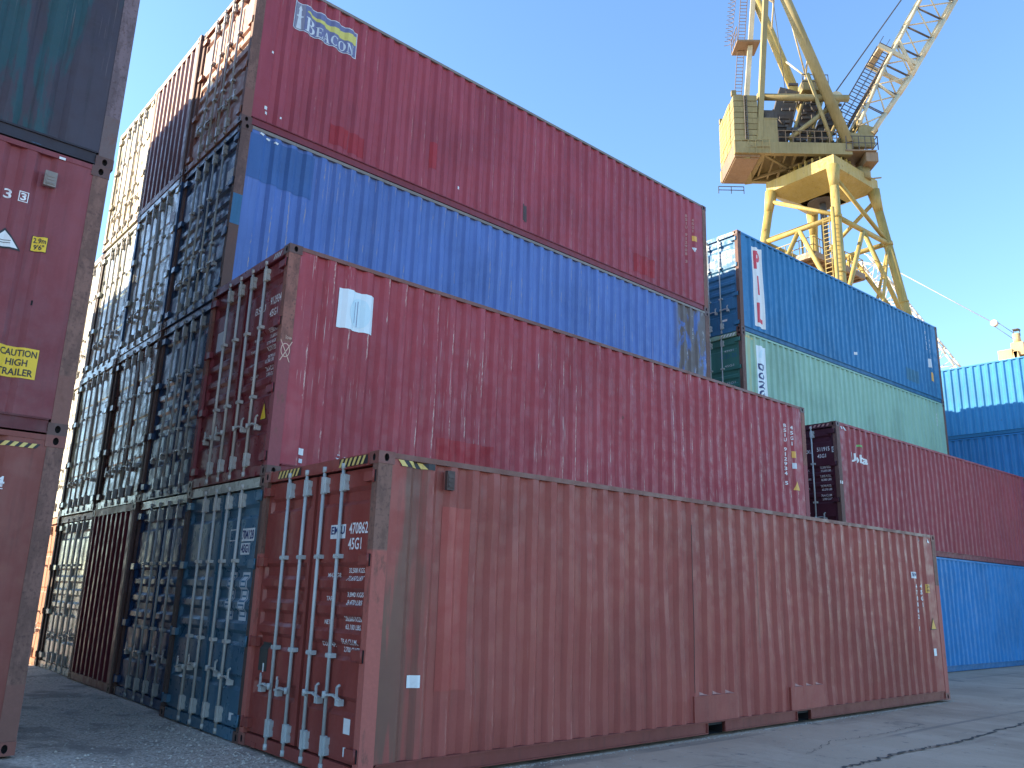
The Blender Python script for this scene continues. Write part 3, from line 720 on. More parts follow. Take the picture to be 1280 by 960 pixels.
mark('c2', dtext('912934', 0.47, 0.17, 2.19, 2.30, bold=0.012), 'd', 'white', 'lettering')
mark('c2', dtext('45G1', 0.46, 0.24, 2.03, 2.13, bold=0.012), 'd', 'white', 'lettering')
weights('c2', [('MAX GR', '32,500 KGS', '71,650 LBS', 1.88), ('TARE', '3,750 KGS', '8,270 LBS', 1.71), ('NET', '28,750 KGS', '63,380 LBS', 1.54), ('CU CAP', '76.4 CU.M', '2,700 CU.FT', 1.38)], 0.45, 0.20)
mark('c2', flipA(rect(0, 0.27, 1.90, 2.18), 2.12), 'd', 'pale_print', 'metal_plate', on='dl')
mark('c2', flipA(tri(0, 0.17, 0.70, 0.93), 0.41), 'd', 'black', 'warning_triangle'); mark('c2', flipA(tri(0, 0.145, 0.708, 0.905), 0.397), 'd', 'yellow', 'triangle_face', lift=0.006)
mark('c2', flipA(hazard(0.0, 0.22, 2.795, 2.86, 4, 0.8), 0.45), 'h', 'pale_print', 'hazard_stripe', lift=0.004)

# ------------------------------------------------------------------ marks: petrol blue doors
mark('t1', flipA(rect(0, 0.34, 2.155, 2.305), 0.57), 'd', 'white_s', 'letter_box'); mark('t1', dtext('704128', 0.555, 0.245, 2.175, 2.285, bold=0.03), 'd', 'navy_p', 'lettering', lift=0.006)
mark('t1', flipA(frame(0, 0.24, 2.165, 2.305, 0.012), 0.92), 'd', 'white_s', 'letter_box_frame'); mark('t1', dtext('U', 0.74, 0.69, 2.185, 2.285, bold=0.02), 'd', 'navy_p', 'lettering')
mark('t1', flipA(rect(0, 0.25, 2.00, 2.135), 0.57), 'd', 'white_s', 'letter_box'); mark('t1', dtext('45G1', 0.555, 0.335, 2.02, 2.12, bold=0.03), 'd', 'navy_p', 'lettering', lift=0.006)
for y0 in (0.86, 0.50):
    mark('t1', flipA(rect(0, 0.20, 1.26, 1.80), y0), 'd', 'pale_print', 'logo_band')
    for k in range(3):
        z = 1.63-k*0.165; mark('t1', flipA(frame(0.02, 0.18, z, z+0.14, 0.018), y0), 'd', 'teal_patch', 'logo_letter', lift=0.006)
        mark('t1', flipA(rect(0.05, 0.15, z+0.055, z+0.075), y0), 'd', 'teal_patch', 'logo_letter', lift=0.006)
mark('t1', flipA(rect(0, 0.12, 0.20, 0.28), 0.40), 'd', 'white_s', 'paper_label')
mark('t1', rect(0.015, 0.145, 1.33, 1.68), 'p', 'pale_print', 'grey_panel', lift=0.004)
mark('k21', dtext('XU', 0.55, 0.25, 2.17, 2.29, bold=0.03), 'd', 'pale_print', 'lettering')
for k in range(4): mark('k21', flipA(rect(0, 0.40, 1.30+k*0.12, 1.37+k*0.12), 0.60), 'd', 'teal_patch', 'faded_band')
for key, z, y in (('k24', 1.50, 2.05), ('k24', 0.55, 2.05), ('k23', 1.95, 0.45), ('k33', 2.1, 0.5)):
    mark(key, flipA(rect(0, 0.26, z, z+0.24), y), 'd', 'pale_print', 'metal_plate', on='dl' if y > 1.2 else 'dr')
mark('k23', rect(0.008, 0.155, 1.17, 1.67), 'p', 'sky_patch', 'repaint_patch', lift=0.004)
mark('k23', rect(0.17, 1.30, 2.02, 2.78), 's', 'blue_patch', 'repaint_patch', lift=0.0015)
for x, z in ((0.30, 2.80), (0.42, 2.77), (0.55, 2.74)): mark('k23', ([(x, z), (x+0.06, z-0.02), (x+0.08, z+0.015), (x+0.02, z+0.03)], [(0, 1, 2, 3)]), 's', 'white_s', 'paint_chip', lift=0.012)
# vertical code on the cobalt container's rusty end and a speckled label block
mark('k23', stack_text('45G1', 11.55, 2.35, 0.10, 0.05, 0.075), 's', 'pale_print', 'lettering')

# ------------------------------------------------------------------ marks: BEACON banner
bx0, bx1, bz0, bz1 = 0.66, 1.885, 2.075, 2.60
mark('k24', rect(bx0, bx1, bz0, bz1), 's', 'pale_print', 'banner_border', lift=0.003)
mark('k24', rect(bx0+0.015, bx1-0.015, bz0+0.015, bz1-0.015), 's', 'beac_blue', 'banner', lift=0.005)
mark('k24', rect(bx0+0.03, bx0+0.19, bz0+0.02, bz1-0.02), 's', 'beac_grey', 'banner_panel', lift=0.007)
tower = ([(0.725,2.10),(0.815,2.10),(0.795,2.32),(0.830,2.33),(0.830,2.355),(0.795,2.36),(0.790,2.46),(0.805,2.47),(0.770,2.56),(0.735,2.47),(0.750,2.46),(0.745,2.36),(0.715,2.355),(0.715,2.33),(0.745,2.32)], [tuple(range(15))])
mark('k24', tower, 's', 'pale_print', 'banner_lighthouse', lift=0.009)
mark('k24', ([(0.88,2.47),(1.10,2.40),(1.45,2.345),(1.865,2.335),(1.865,2.52),(1.45,2.475),(1.15,2.455),(0.90,2.50)], [tuple(range(8))]), 's', 'beac_yel', 'banner_beam', lift=0.007)
def serif(ch, a, b, w, h):
    """serif capitals built from thick and thin strokes"""
    t = w*0.24; th = h*0.07; R = lambda x0, x1, z0, z1: rect(a+x0, a+x1, b+z0, b+z1)
    def arc(cx, cz, rx, rz, t0, t1, thick, thin=0.03, n=14):
        V, F = [], []
        for k in range(n+1):
            t_ = t0+(t1-t0)*k/n; q = thin*0.3+(thick-thin*0.3)*abs(math.cos(t_))
            V += [(a+cx+rx*math.cos(t_), b+cz+rz*math.sin(t_)), (a+cx+(rx-q)*math.cos(t_), b+cz+(rz-th)*math.sin(t_))]
            if k: F.append((2*k-2, 2*k, 2*k+1, 2*k-1))
        return V, F
    if ch == 'B': return merge(R(t*0.5, t*1.5, th, h-th), R(0, w*0.6, 0, th), R(0, w*0.55, h-th, h), R(t, w*0.55, h*0.5, h*0.5+th), arc(w*0.5, h*0.27, w*0.48, h*0.27, -math.pi/2, math.pi/2, t), arc(w*0.45, h*0.76, w*0.42, h*0.24, -math.pi/2, math.pi/2, t))
    if ch == 'E': return merge(R(t*0.5, t*1.5, th, h-th), R(0, w, 0, th), R(0, w*0.92, h-th, h), R(t, w*0.7, h*0.48, h*0.48+th), R(w*0.9, w, th, h*0.26), R(w*0.84, w*0.92, h*0.76, h-th), R(w*0.65, w*0.7, h*0.38, h*0.64))
    if ch == 'C': return merge(arc(w*0.5, h*0.5, w*0.5, h*0.5, 0.25*math.pi, 1.75*math.pi, t, n=22), R(w*0.82, w*0.9, h*0.66, h*0.95))
    if ch == 'O': return arc(w*0.5, h*0.5, w*0.5, h*0.5, 0, 2*math.pi, t, n=28)
    if ch == 'A': return merge(([(a+w*0.12, b+th), (a+w*0.20, b+th), (a+w*0.52, b+h), (a+w*0.46, b+h)], [(0, 1, 2, 3)]), ([(a+w*0.62, b+th), (a+w*0.88, b+th), (a+w*0.55, b+h), (a+w*0.42, b+h)], [(0, 1, 2, 3)]), R(w*0.25, w*0.7, h*0.30, h*0.30+th), R(0, w*0.32, 0, th), R(w*0.55, w, 0, th))
    if ch == 'N': return merge(R(w*0.14, w*0.22, th, h-th), R(w*0.80, w*0.88, th*0.5, h-th), ([(a+w*0.10, b+h), (a+w*0.34, b+h), (a+w*0.88, b), (a+w*0.72, b)], [(0, 1, 2, 3)]), R(0, w*0.36, 0, th), R(0, w*0.2, h-th, h), R(w*0.66, w, h-th, h))
x = 0.875
for ch, w_, h_ in (('B', 0.195, 0.27), ('E', 0.125, 0.19), ('A', 0.14, 0.19), ('C', 0.14, 0.19), ('O', 0.145, 0.19), ('N', 0.145, 0.19)):
    mark('k24', serif(ch, x, 2.105, w_, h_), 's', 'pale_print', 'banner_letter', lift=0.009); x += w_+0.012
mark('k24', stack_text('BSIU 912908 3', 11.38, 2.41, 0.102, 0.05, 0.078), 's', 'pink', 'lettering'); mark('k24', stack_text('45G1', 11.66, 2.39, 0.10, 0.05, 0.075), 's', 'pink', 'lettering')
mark('k24', rect(11.63, 11.78, 1.78, 1.92), 's', 'orange_s', 'height_sticker'); mark('k24', tri(11.62, 11.77, 1.60, 1.48), 's', 'pale_print', 'small_sticker')
for x0, x1, z0, z1 in ((1.53, 1.88, 0.28, 0.64), (1.90, 2.20, 0.24, 0.62), (3.58, 3.74, 0.62, 1.16), (9.40, 10.1, 0.30, 0.75)): mark('k24', rect(x0, x1, z0, z1), 's', 'red_patch', 'repaint_patch', lift=0.002)
for x0, z0, s_ in ((0.36, 1.40, 0.035), (0.35, 0.36, 0.05), (0.37, 0.28, 0.04), (0.62, 0.30, 0.03), (4.25, 0.42, 0.05)): mark('k24', rect(x0, x0+s_, z0, z0+s_*1.2), 's', 'white_s', 'paint_chip')
mark('k24', rect(5.92, 6.06, 0.36, 0.72), 's', 'vent_dark', 'dark_stain_plate', lift=0.002)

# ------------------------------------------------------------------ marks: left stack
mark('l2', fit_text('1', 11.14, 11.18, 2.275, 2.385, 0.02), 's', 'white', 'lettering'); mark('l2', fit_text('3', 11.29, 11.36, 2.275, 2.375, 0.02), 's', 'white', 'lettering')
mark('l2', frame(11.415, 11.50, 2.265, 2.375, 0.008), 's', 'white', 'letter_frame'); mark('l2', fit_text('3', 11.432, 11.482, 2.28, 2.36, 0.03), 's', 'white', 'lettering')
mark('l2', tri(11.20, 11.52, 1.755, 1.97), 's', 'black', 'warning_triangle'); mark('l2', tri(11.235, 11.490, 1.772, 1.942), 's', 'white_s', 'triangle_face', lift=0.006)
for z in (1.81, 1.835): mark('l2', rect(11.30, 11.42, z, z+0.006), 's', 'black', 'print_line', lift=0.009)
mark('l2', rect(11.600, 11.735, 1.80, 1.965), 's', 'black', 'height_sticker_edge'); mark('l2', rect(11.605, 11.730, 1.805, 1.96), 's', 'yellow', 'height_sticker', lift=0.006)
mark('l2', fit_text('2.9m', 11.615, 11.72, 1.89, 1.945, 0.02), 's', 'black', 'lettering', lift=0.009); mark('l2', fit_text("9'6\"", 11.625, 11.71, 1.82, 1.875, 0.02), 's', 'black', 'lettering', lift=0.009)
mark('l2', rect(11.49, 11.83, 0.505, 0.805), 's', 'yellow', 'caution_sticker')
for s_, z, a0, a1 in (('CAUTION', 0.715, 11.505, 11.815), ('HIGH', 0.62, 11.57, 11.745), ('TRAILER', 0.525, 11.505, 11.805)): mark('l2', fit_text(s_, a0, a1, z, z+0.068, 0.018), 's', 'black', 'lettering', lift=0.006)
side_box('l2', 'vent_cover', 11.60, 11.71, 2.50, 2.66, 'vent')
mark('l2', rect(11.685, 11.70, 1.24, 1.29), 's', 'dark', 'small_hole')
mark('l2', rect(11.70, 11.76, 2.834, 2.86), 's', 'white_s', 'paint_chip', lift=0.012)
mark('l1', hazard(11.60, 11.98, 2.745, 2.79, 5, 0.8), 's', 'black', 'hazard_strip', lift=0.003); mark('l1', hazard(11.57, 11.95, 2.745, 2.79, 5, 0.8), 's', 'yellow_h', 'hazard_stripe', lift=0.005)
mark('l1', fit_text('4', 11.655, 11.735, 2.355, 2.455, 0.03), 's', 'white', 'lettering'); mark('l1', rect(11.66, 11.73, 2.335, 2.343), 's', 'white', 'lettering'); mark('l1', fit_text('5', 11.655, 11.71, 2.24, 2.32, 0.03), 's', 'white', 'lettering')
mark('l3', rect(11.40, 11.62, 0.02, 0.03), 's', 'teal_patch', 'repaint_patch')

# ------------------------------------------------------------------ marks: second block
mark('pil', ([(0.70, 0.30), (1.15, 0.26), (1.15, 2.64), (0.72, 2.63)], [(0, 1, 2, 3)]), 's', 'white_s', 'banner')
for ch, a0, a1, z0, z1 in (('P', 0.79, 1.08, 1.98, 2.53), ('I', 0.86, 0.95, 1.21, 1.78), ('L', 0.82, 1.07, 0.40, 0.98)): mark('pil', fit_text(ch, a0, a1, z0, z1, 0.035), 's', 'red_p', 'banner_letter', lift=0.006)
mark('pil', stack_text('PCIU', 11.20, 2.52, 0.19, 0.10, 0.13), 's', 'pale_print', 'lettering'); mark('pil', stack_text('45G1', 11.50, 2.30, 0.20, 0.09, 0.13), 's', 'pale_print', 'lettering')
mark('pil', rect(11.24, 11.60, 1.22, 1.54), 's', 'pale_print', 'notice_sticker'); mark('pil', rect(11.40, 11.62, 0.72, 1.04), 's', 'orange_s', 'height_sticker')
mark('pil', rect(9.45, 10.45, 0.42, 0.86), 's', 'teal_patch', 'repaint_patch', lift=0.002); mark('pil', rect(6.04, 6.15, 0.58, 0.67), 's', 'white_s', 'paint_chip')
mark('pil', dtext('PCIU 847', 0.80, 0.12, 2.22, 2.36, bold=0.02), 'd', 'white_s', 'lettering'); mark('pil', dtext('45G1', 0.55, 0.25, 2.02, 2.15, bold=0.02), 'd', 'white_s', 'lettering')
mark('pil', flipA(rect(0, 0.22, 2.03, 2.20), 1.02), 'd', 'white_s', 'round_emblem'); mark('pil', flipA(rect(0, 0.16, 0.36, 0.42), 0.62), 'd', 'white_s', 'paper_label')
mark('pil', flipA(hazard(0.0, 0.5, 2.79, 2.87, 5, 0.7), 0.70), 'h', 'yellow_h', 'hazard_stripe', lift=0.004)
mark('dong', ([(0.68, 0.30), (1.14, 0.30), (1.11, 2.62), (0.70, 2.64)], [(0, 1, 2, 3)]), 's', 'pale_blue', 'banner')
mark('dong', ([(0.80, 2.30), (0.88, 2.28), (1.02, 2.52), (0.96, 2.56), (0.84, 2.48)], [(0, 1, 2, 3, 4)]), 's', 'cyan_f', 'banner_emblem', lift=0.006)
for k, ch in enumerate('DONG'): mark('dong', fit_text(ch, 0.77, 1.05, 1.93-k*0.245, 2.13-k*0.245, 0.03, rot=-1), 's', 'navy_p', 'banner_letter', lift=0.006)
mark('dong', stack_text('4500', 11.45, 2.45, 0.12, 0.06, 0.09), 's', 'pale_print', 'lettering')
mark('dong', dtext('4731 05', 0.75, 0.2, 2.20, 2.32, bold=0.01), 'd', 'teal_patch', 'lettering')
for z in (2.44, 2.02, 1.55, 1.42): mark('dong', dtext('45G1', 0.60, 0.30, z-0.06, z, bold=0.01), 'd', 'pale_print', 'lettering')
mark('dong', flipA(hazard(0.0, 0.5, 2.79, 2.87, 5, 0.7), 0.70), 'h', 'white_s', 'hazard_stripe', lift=0.004)
mark('dong', hazard(0.22, 0.60, 2.745, 2.79, 4, -0.7), 's', 'yellow_h', 'hazard_stripe', lift=0.003)
mark('c6', fit_text('Uoba', 0.64, 1.44, 2.02, 2.23, 0.03), 's', 'white_s', 'lettering', lift=0.006)
mark('c6', ([(0.97, 2.40), (1.12, 2.43), (1.30, 2.41), (1.27, 2.47), (1.10, 2.475), (1.00, 2.46)], [tuple(range(6))]), 's', 'green_p', 'leaf_emblem')
mark('c6', hazard(0.25, 0.60, 2.74, 2.80, 3, -0.8), 's', 'pale_print', 'hazard_stripe', lift=0.003)
mark('c6', flipA(hazard(0.0, 0.55, 2.80, 2.86, 5, 0.7), 0.70), 'h', 'pink', 'hazard_stripe', lift=0.004)
mark('c6', dtext('CXU', 0.86, 0.67, 2.19, 2.28, bold=0.02), 'd', 'white', 'lettering'); mark('c6', dtext('511915', 0.54, 0.22, 2.215, 2.315, bold=0.015), 'd', 'white', 'lettering')
mark('c6', flipA(rect(0, 0.07, 2.17, 2.30), 0.165), 'd', 'white_s', 'letter_box'); mark('c6', dtext('0', 0.152, 0.108, 2.19, 2.28, bold=0.03), 'd', 'dark', 'lettering', lift=0.006)
mark('c6', dtext('45G1', 0.54, 0.32, 2.06, 2.15, bold=0.015), 'd', 'white', 'lettering')
weights('c6', [('MAX', '32,500 KGS', '71,650 LBS', 1.86), ('TARE', '3,800 KGS', '8,380 LBS', 1.65), ('NET', '28,700 KGS', '63,270 LBS', 1.42), ('CU', '76.4 CU.M', '2,700 CU.FT', 1.20)], 0.50, 0.24, h=0.058)
for x in (0.02, 0.10): mark('c6', rect(x, x+0.04, 1.42, 1.49), 'p', 'white_s', 'paint_chip', lift=0.004)

# ------------------------------------------------------------------ ground
def gh(x, y):
    t = max(0.0, min(1.0, (-0.9-x)/1.1)); t = t*t*(3-2*t)
    t2 = max(0.0, min(1.0, (y-0.5)/1.2)); return 0.098*t*t2-0.02*(1 if False else 0)
def ground():
    xs = [-400, -120, -40, -18]+[-14+0.5*k for k in range(62)]+[18, 24, 34, 50, 120, 400]
    ys = [-400, -120, -40, -16]+[-10+0.5*k for k in range(60)]+[22, 30, 45, 120, 400]
    v = [(x, y, gh(x, y)-0.022+0.006*math.sin(1.3*x+0.4*y)*math.sin(0.9*y+0.3)*(abs(x) < 60)) for x in xs for y in ys]
    n = len(ys); f = [(i*n+j, (i+1)*n+j, (i+1)*n+j+1, i*n+j+1) for i in range(len(xs)-1) for j in range(n-1)]
    me = bpy.data.meshes.new('ground'); me.from_pydata(v, [], f); me.polygons.foreach_set('use_smooth', [True]*len(f)); me.materials.append(None); return me
mg = bpy.data.materials.new('worn dusty concrete yard'); mg.use_nodes = True; g = NT(mg)
v = g.coord(False); X, Y, Z = g.sep(v)
big = g.noise(v, 0.22, 5, 0.6); mid = g.noise(v, 1.4, 6, 0.6, (1, 0.45, 1)); fine = g.noise(v, 34, 6, 0.7); swp = g.noise(v, 0.5, 5, 0.6, (0.35, 2.4, 1), 0.6)
conc = g.mix(g.ramp(big, 0.36, 0.62), (0.400, 0.272, 0.186), (0.520, 0.360, 0.250))
conc = g.mix(g.mul(g.ramp(mid, 0.45, 0.68), 0.6), conc, (0.60, 0.43, 0.31))
conc = g.mix(g.mul(g.ramp(swp, 0.55, 0.70), 0.5), conc, (0.28, 0.19, 0.135))
grav = g.mix(g.ramp(big, 0.38, 0.60), (0.380, 0.290, 0.220), (0.520, 0.405, 0.315))
grav = g.mix(g.ramp(fine, 0.44, 0.62), grav, (0.75, 0.62, 0.51)); grav = g.mix(g.mul(g.ramp(g.noise(v, 11, 6, 0.7), 0.55, 0.68), 0.8), grav, (0.075, 0.072, 0.07))
grav = g.mix(g.mul(g.ramp(g.noise(v, 0.9, 5, 0.6), 0.50, 0.62), 0.7), grav, (0.19, 0.155, 0.13))
tyre = g.mul(g.ramp(g.noise(v, 1.0, 3, 0.5, (0.05, 3.2, 1), 0.25), 0.58, 0.66), g.ramp(g.noise(v, 0.35, 4, 0.6), 0.42, 0.58))
conc = g.mix(g.mul(tyre, 0.5), conc, (0.13, 0.105, 0.09))
oil = g.ramp(g.noise(v, 0.75, 7, 0.62, (1, 1, 1), 0.8), 0.64, 0.69)
conc = g.mix(g.mul(oil, 0.55), conc, (0.12, 0.095, 0.08))
c = g.mix(g.ramp(X, 0.2, 1.8, 1, 0), conc, grav)
c = g.mix(g.mul(g.ramp(fine, 0.5, 0.7), 0.25), c, (0.42, 0.36, 0.31))
c = g.mix(g.mul(g.ramp(g.noise(v, 5, 6, 0.7), 0.60, 0.68), 0.55), c, (0.10, 0.09, 0.085))
g.link(c, g.b.inputs['Base Color']); g.b.inputs['Roughness'].default_value = 0.9
bp = g.new("ShaderNodeBump"); bp.inputs['Strength'].default_value = 0.55; bp.inputs['Distance'].default_value = 0.03
g.link(g.noise(v, 9, 8, 0.65), bp.inputs['Height']); g.link(bp.outputs[0], g.b.inputs['Normal'])
go = ob('ground', ground(), None, mg); go['kind'] = 'structure'
# crack in the concrete, lower right, and a finer joint
P['crack'] = plain('dark crack', (0.085, 0.068, 0.058), 1.0)
def crack(pts, w0):
    m = MB(); prev = None
    rnd = random.Random(3); dense = []
    for (x0, y0), (x1, y1) in zip(pts, pts[1:]):
        n = 26
        for k in range(n): t = k/n; dense.append((x0+(x1-x0)*t+rnd.uniform(-0.035, 0.035), y0+(y1-y0)*t+rnd.uniform(-0.035, 0.035)))
    for k in range(len(dense)-1):
        (x0, y0), (x1, y1) = dense[k], dense[k+1]; w = w0*(0.4+0.8*abs(math.sin(k*0.73))); d = Vector((x1-x0, y1-y0, 0)).normalized(); nn = Vector((-d.y, d.x, 0))*w
        a = Vector((x0, y0, -0.012)); b = Vector((x1, y1, -0.012))
        if prev is None: prev = (a-nn, a+nn)
        cur = (b-nn, b+nn); m.quad(prev[0], cur[0], cur[1], prev[1]); prev = cur
    return m.mesh('crack')
CRK = [((3.9, -2.1), (4.68, -1.94), (6.14, -1.87), (7.56, -1.93), (10.19, -1.81), (14.0, -1.6)), ((5.0, -1.3), (6.07, -1.03), (7.26, -1.10), (8.6, -1.0))]
for pts, w0 in zip(CRK, (0.022, 0.005)):
    o = ob('crack', crack(pts, w0), None, P['crack']); o['kind'] = 'structure'
# loose stones on the left
m = MB(); rnd = random.Random(11)
def stone(x, y, s):
    z = gh(x, y)-0.022; a = rnd.uniform(0, 6.28); pts = []
    for k in range(5):
        t = a+k*1.2566; pts.append(Vector((x+s*math.cos(t)*rnd.uniform(0.7, 1.2), y+s*math.sin(t)*rnd.uniform(0.7, 1.2), z+s*rnd.uniform(-0.1, 0.25))))
    top = Vector((x+s*0.2*rnd.uniform(-1, 1), y+s*0.2*rnd.uniform(-1, 1), z+s*rnd.uniform(0.45, 0.9)))
    for k in range(5): m.poly([pts[k], pts[(k+1) % 5], top])
for k in range(5200):
    x = rnd.uniform(-2.1, 0.35); y = rnd.uniform(-1.2, 7.5)
    if x > 0.0 and y > -0.15: x = -rnd.random()*0.3
    d = math.exp(-((x+0.45)**2)/0.18)+0.35*math.exp(-((y-1.2)**2)/1.5)
    if rnd.random() > d*0.9+0.12: continue
    stone(x, y, rnd.choice((0.006, 0.008, 0.011, 0.015, 0.022)))
for k in range(2600):
    x = rnd.uniform(0.0, 12.3); y = -abs(rnd.gauss(0.0, 0.05))-0.002
    if rnd.random() < 0.3: y = rnd.uniform(-2.5, 0.0)
    stone(x, y, rnd.choice((0.004, 0.006, 0.008, 0.011)))
P['stone'] = paint('crushed stone', (0.50, 0.43, 0.36), 0.4, 0.0, 0.2, rough=0.8)
o = ob('loose_gravel', m.mesh('loose_gravel'), None, P['stone']); o['kind'] = 'stuff'; o['label'] = 'grey crushed stones scattered along the foot of the doors'; o['category'] = 'gravel'

# ------------------------------------------------------------------ the yellow portal crane
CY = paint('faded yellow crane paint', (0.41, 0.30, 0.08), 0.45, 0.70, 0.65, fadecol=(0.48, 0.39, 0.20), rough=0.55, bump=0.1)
CO = paint('dull olive yellow crane paint', (0.29, 0.235, 0.105), 0.45, 0.50, 0.55, fadecol=(0.36, 0.30, 0.16), rough=0.6, bump=0.1)  # olive has the shade of the camera-side faces put into its colour
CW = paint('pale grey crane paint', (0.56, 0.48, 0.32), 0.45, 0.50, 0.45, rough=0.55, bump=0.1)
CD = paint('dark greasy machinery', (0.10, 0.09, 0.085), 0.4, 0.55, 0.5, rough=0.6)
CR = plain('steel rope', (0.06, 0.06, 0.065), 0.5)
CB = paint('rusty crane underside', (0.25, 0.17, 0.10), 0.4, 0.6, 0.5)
TH = math.radians(-42)
crane = thing('portal_crane', 'tall yellow portal crane with lattice boom behind the stacked containers', 'crane', (45.38, 18.63, 0), (0, 0, TH))
PA = -0.057-TH
def pl(x, y, z):       # portal axes -> crane axes
    return Vector((x*math.cos(PA)-y*math.sin(PA), x*math.sin(PA)+y*math.cos(PA), z))
ZT, HTX, HTY, HBX, HBY = 28.87, 2.496, 2.341, 7.208, 5.0
def legp(sx, sy, z):
    t = z/ZT; return pl(sx*(HBX*(1-t)+HTX*t), sy*(HBY*(1-t)+HTY*t), z)
for sx, sy in ((-1,-1),(1,-1),(1,1),(-1,1)):
    m = MB(); m.tube(legp(sx, sy, 0.6), legp(sx, sy, 28.6), 0.31, 18, r2=0.28)
    m.tube(legp(sx, sy, 25.0), legp(sx, sy, 25.25), 0.33, 18); m.tube(legp(sx, sy, 21.0), legp(sx, sy, 21.10), 0.33, 18); m.tube(legp(sx, sy, 17.0), legp(sx, sy, 17.10), 0.335, 18)
    m.tube(legp(sx, sy, 27.4), legp(sx, sy, 29.0), 0.28, 18, r2=0.42)
    ob('leg', m.mesh('leg'), crane, CY)
    m = MB(); b = pl(sx*7.2, sy*5.0, 0); m.box(b.x-1.6, b.x+1.6, b.y-0.45, b.y+0.45, 0.05, 0.95); ob('bogie', m.mesh('bogie'), crane, CY)
cs = [(-1,-1),(1,-1),(1,1),(-1,1)]
for i in range(4):
    a, b = cs[i], cs[(i+1) % 4]
    for z, r in ((25.18, 0.17), (12.0, 0.3)):
        m = MB(); m.tube(legp(*a, z), legp(*b, z), r, 10); ob('tie_beam', m.mesh('tie_beam'), crane, CY)
    m = MB(); A, B = legp(*a, 18.4), legp(*b, 18.4); m.beam(A, B, 0.40, 0.55); m.beam(A+Vector((0,0,1.2)), B+Vector((0,0,1.2)), 0.05, 0.05); m.beam(A+Vector((0,0,0.75)), B+Vector((0,0,0.75)), 0.04, 0.04)
    for k in range(11):
        q = A.lerp(B, k/10); m.beam(q, q+Vector((0,0,1.2)), 0.05, 0.05, upv=(1,0,0))
    ob('gallery_beam', m.mesh('gallery_beam'), crane, CY)
    # braces: from head corner down to the next leg and the K braces between ties
    mid = (legp(*a, 25.18)+legp(*b, 25.18))/2; mid2 = (legp(*a, 18.4)+legp(*b, 18.4))/2
    for p, q, r in ((legp(*a, 28.3), legp(*b, 25.3), 0.14), (mid, legp(*a, 18.5), 0.15), (mid, legp(*b, 18.5), 0.15), (mid2, legp(*a, 25.0), 0.10) if i % 2 else (mid2, legp(*b, 25.0), 0.10)):
        m = MB(); m.tube(p, q, r, 9); ob('brace', m.mesh('brace'), crane, CY)
# head
m = MB(); hx, hy = HTX+0.22, HTY+0.22
c4 = [pl(sx*hx, sy*hy, 0) for sx, sy in cs]; in4 = [pl(sx*1.1, sy*1.1, 0) for sx, sy in cs]
Zv = lambda v_, z: (v_.x, v_.y, z)
for i in range(4):
    a, b, ia, ib = c4[i], c4[(i+1) % 4], in4[i], in4[(i+1) % 4]; mid = (a+b)/2
    m.quad(Zv(a, 28.95), Zv(b, 28.95), Zv(b, 29.75), Zv(a, 29.75)); m.quad(Zv(a, 29.75), Zv(b, 29.75), Zv(ib, 30.1), Zv(ia, 30.1))
    m.quad(Zv(b, 28.95), Zv(a, 28.95), Zv(ia, 28.15), Zv(ib, 28.15))
ob('portal_head', m.mesh('portal_head'), crane, CY)
m = MB(); m.tube((0,0,28.10), (0,0,28.16), 1.0, 24, 0); m.tube((0,0,20.0), (0,0,28.2), 0.22, 12)
ob('centre_column', m.mesh('centre_column'), crane, CD)
m = MB(); m.tube((0,0,29.9), (0,0,30.55), 1.75, 28); ob('slewing_ring', m.mesh('slewing_ring'), crane, CD)
for k in range(26):
    t = k*2*math.pi/26; m = MB(); m.beam((1.55*math.cos(t)*1.25, 1.55*math.sin(t)*1.25, 30.02), (1.55*math.cos(t)*1.25, 1.55*math.sin(t)*1.25, 30.58), 0.10, 0.24, upv=(math.cos(t), math.sin(t), 0)); ob('ring_rib', m.mesh('ring_rib'), crane, CY)
# platform between the ties, with deck, stair and rails
m = MB(); 
q = [pl(x, y, 0) for x, y in ((-3.0, -0.9), (3.0, -0.9), (3.0, 3.2), (-3.0, 3.2))]
m.poly([Zv(p, 23.2) for p in q]); m.poly([Zv(p, 23.3) for p in reversed(q)])
for i in range(4): m.beam(Zv(q[i], 23.25), Zv(q[(i+1) % 4], 23.25), 0.2, 0.4)
for k in range(1, 8): m.beam(Zv(q[0].lerp(q[1], k/8), 23.1), Zv(q[3].lerp(q[2], k/8), 23.1), 0.1, 0.22)
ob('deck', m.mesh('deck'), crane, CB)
def railing(nm, pts, h, mat, n=8):
    m = MB()
    for A, B in zip(pts, pts[1:]):
        A = Vector(A); B = Vector(B)
        for k in range(n+1): p = A.lerp(B, k/n); m.beam(p, p+Vector((0,0,h)), 0.045, 0.045, upv=(1,0,0))
        for hh in (h, h*0.5): m.beam(A+Vector((0,0,hh)), B+Vector((0,0,hh)), 0.045, 0.045)
    return ob(nm, m.mesh(nm), crane, mat)
railing('railing', [Zv(q[k % 4], 23.4) for k in range(5)], 1.1, CY)
for sx in (-2.8, 2.8):
    m = MB(); m.beam(pl(sx, 0, 23.2), pl(sx*1.02, 0, 25.1), 0.1, 0.1, upv=(1,0,0)); ob('hanger', m.mesh('hanger'), crane, CY)
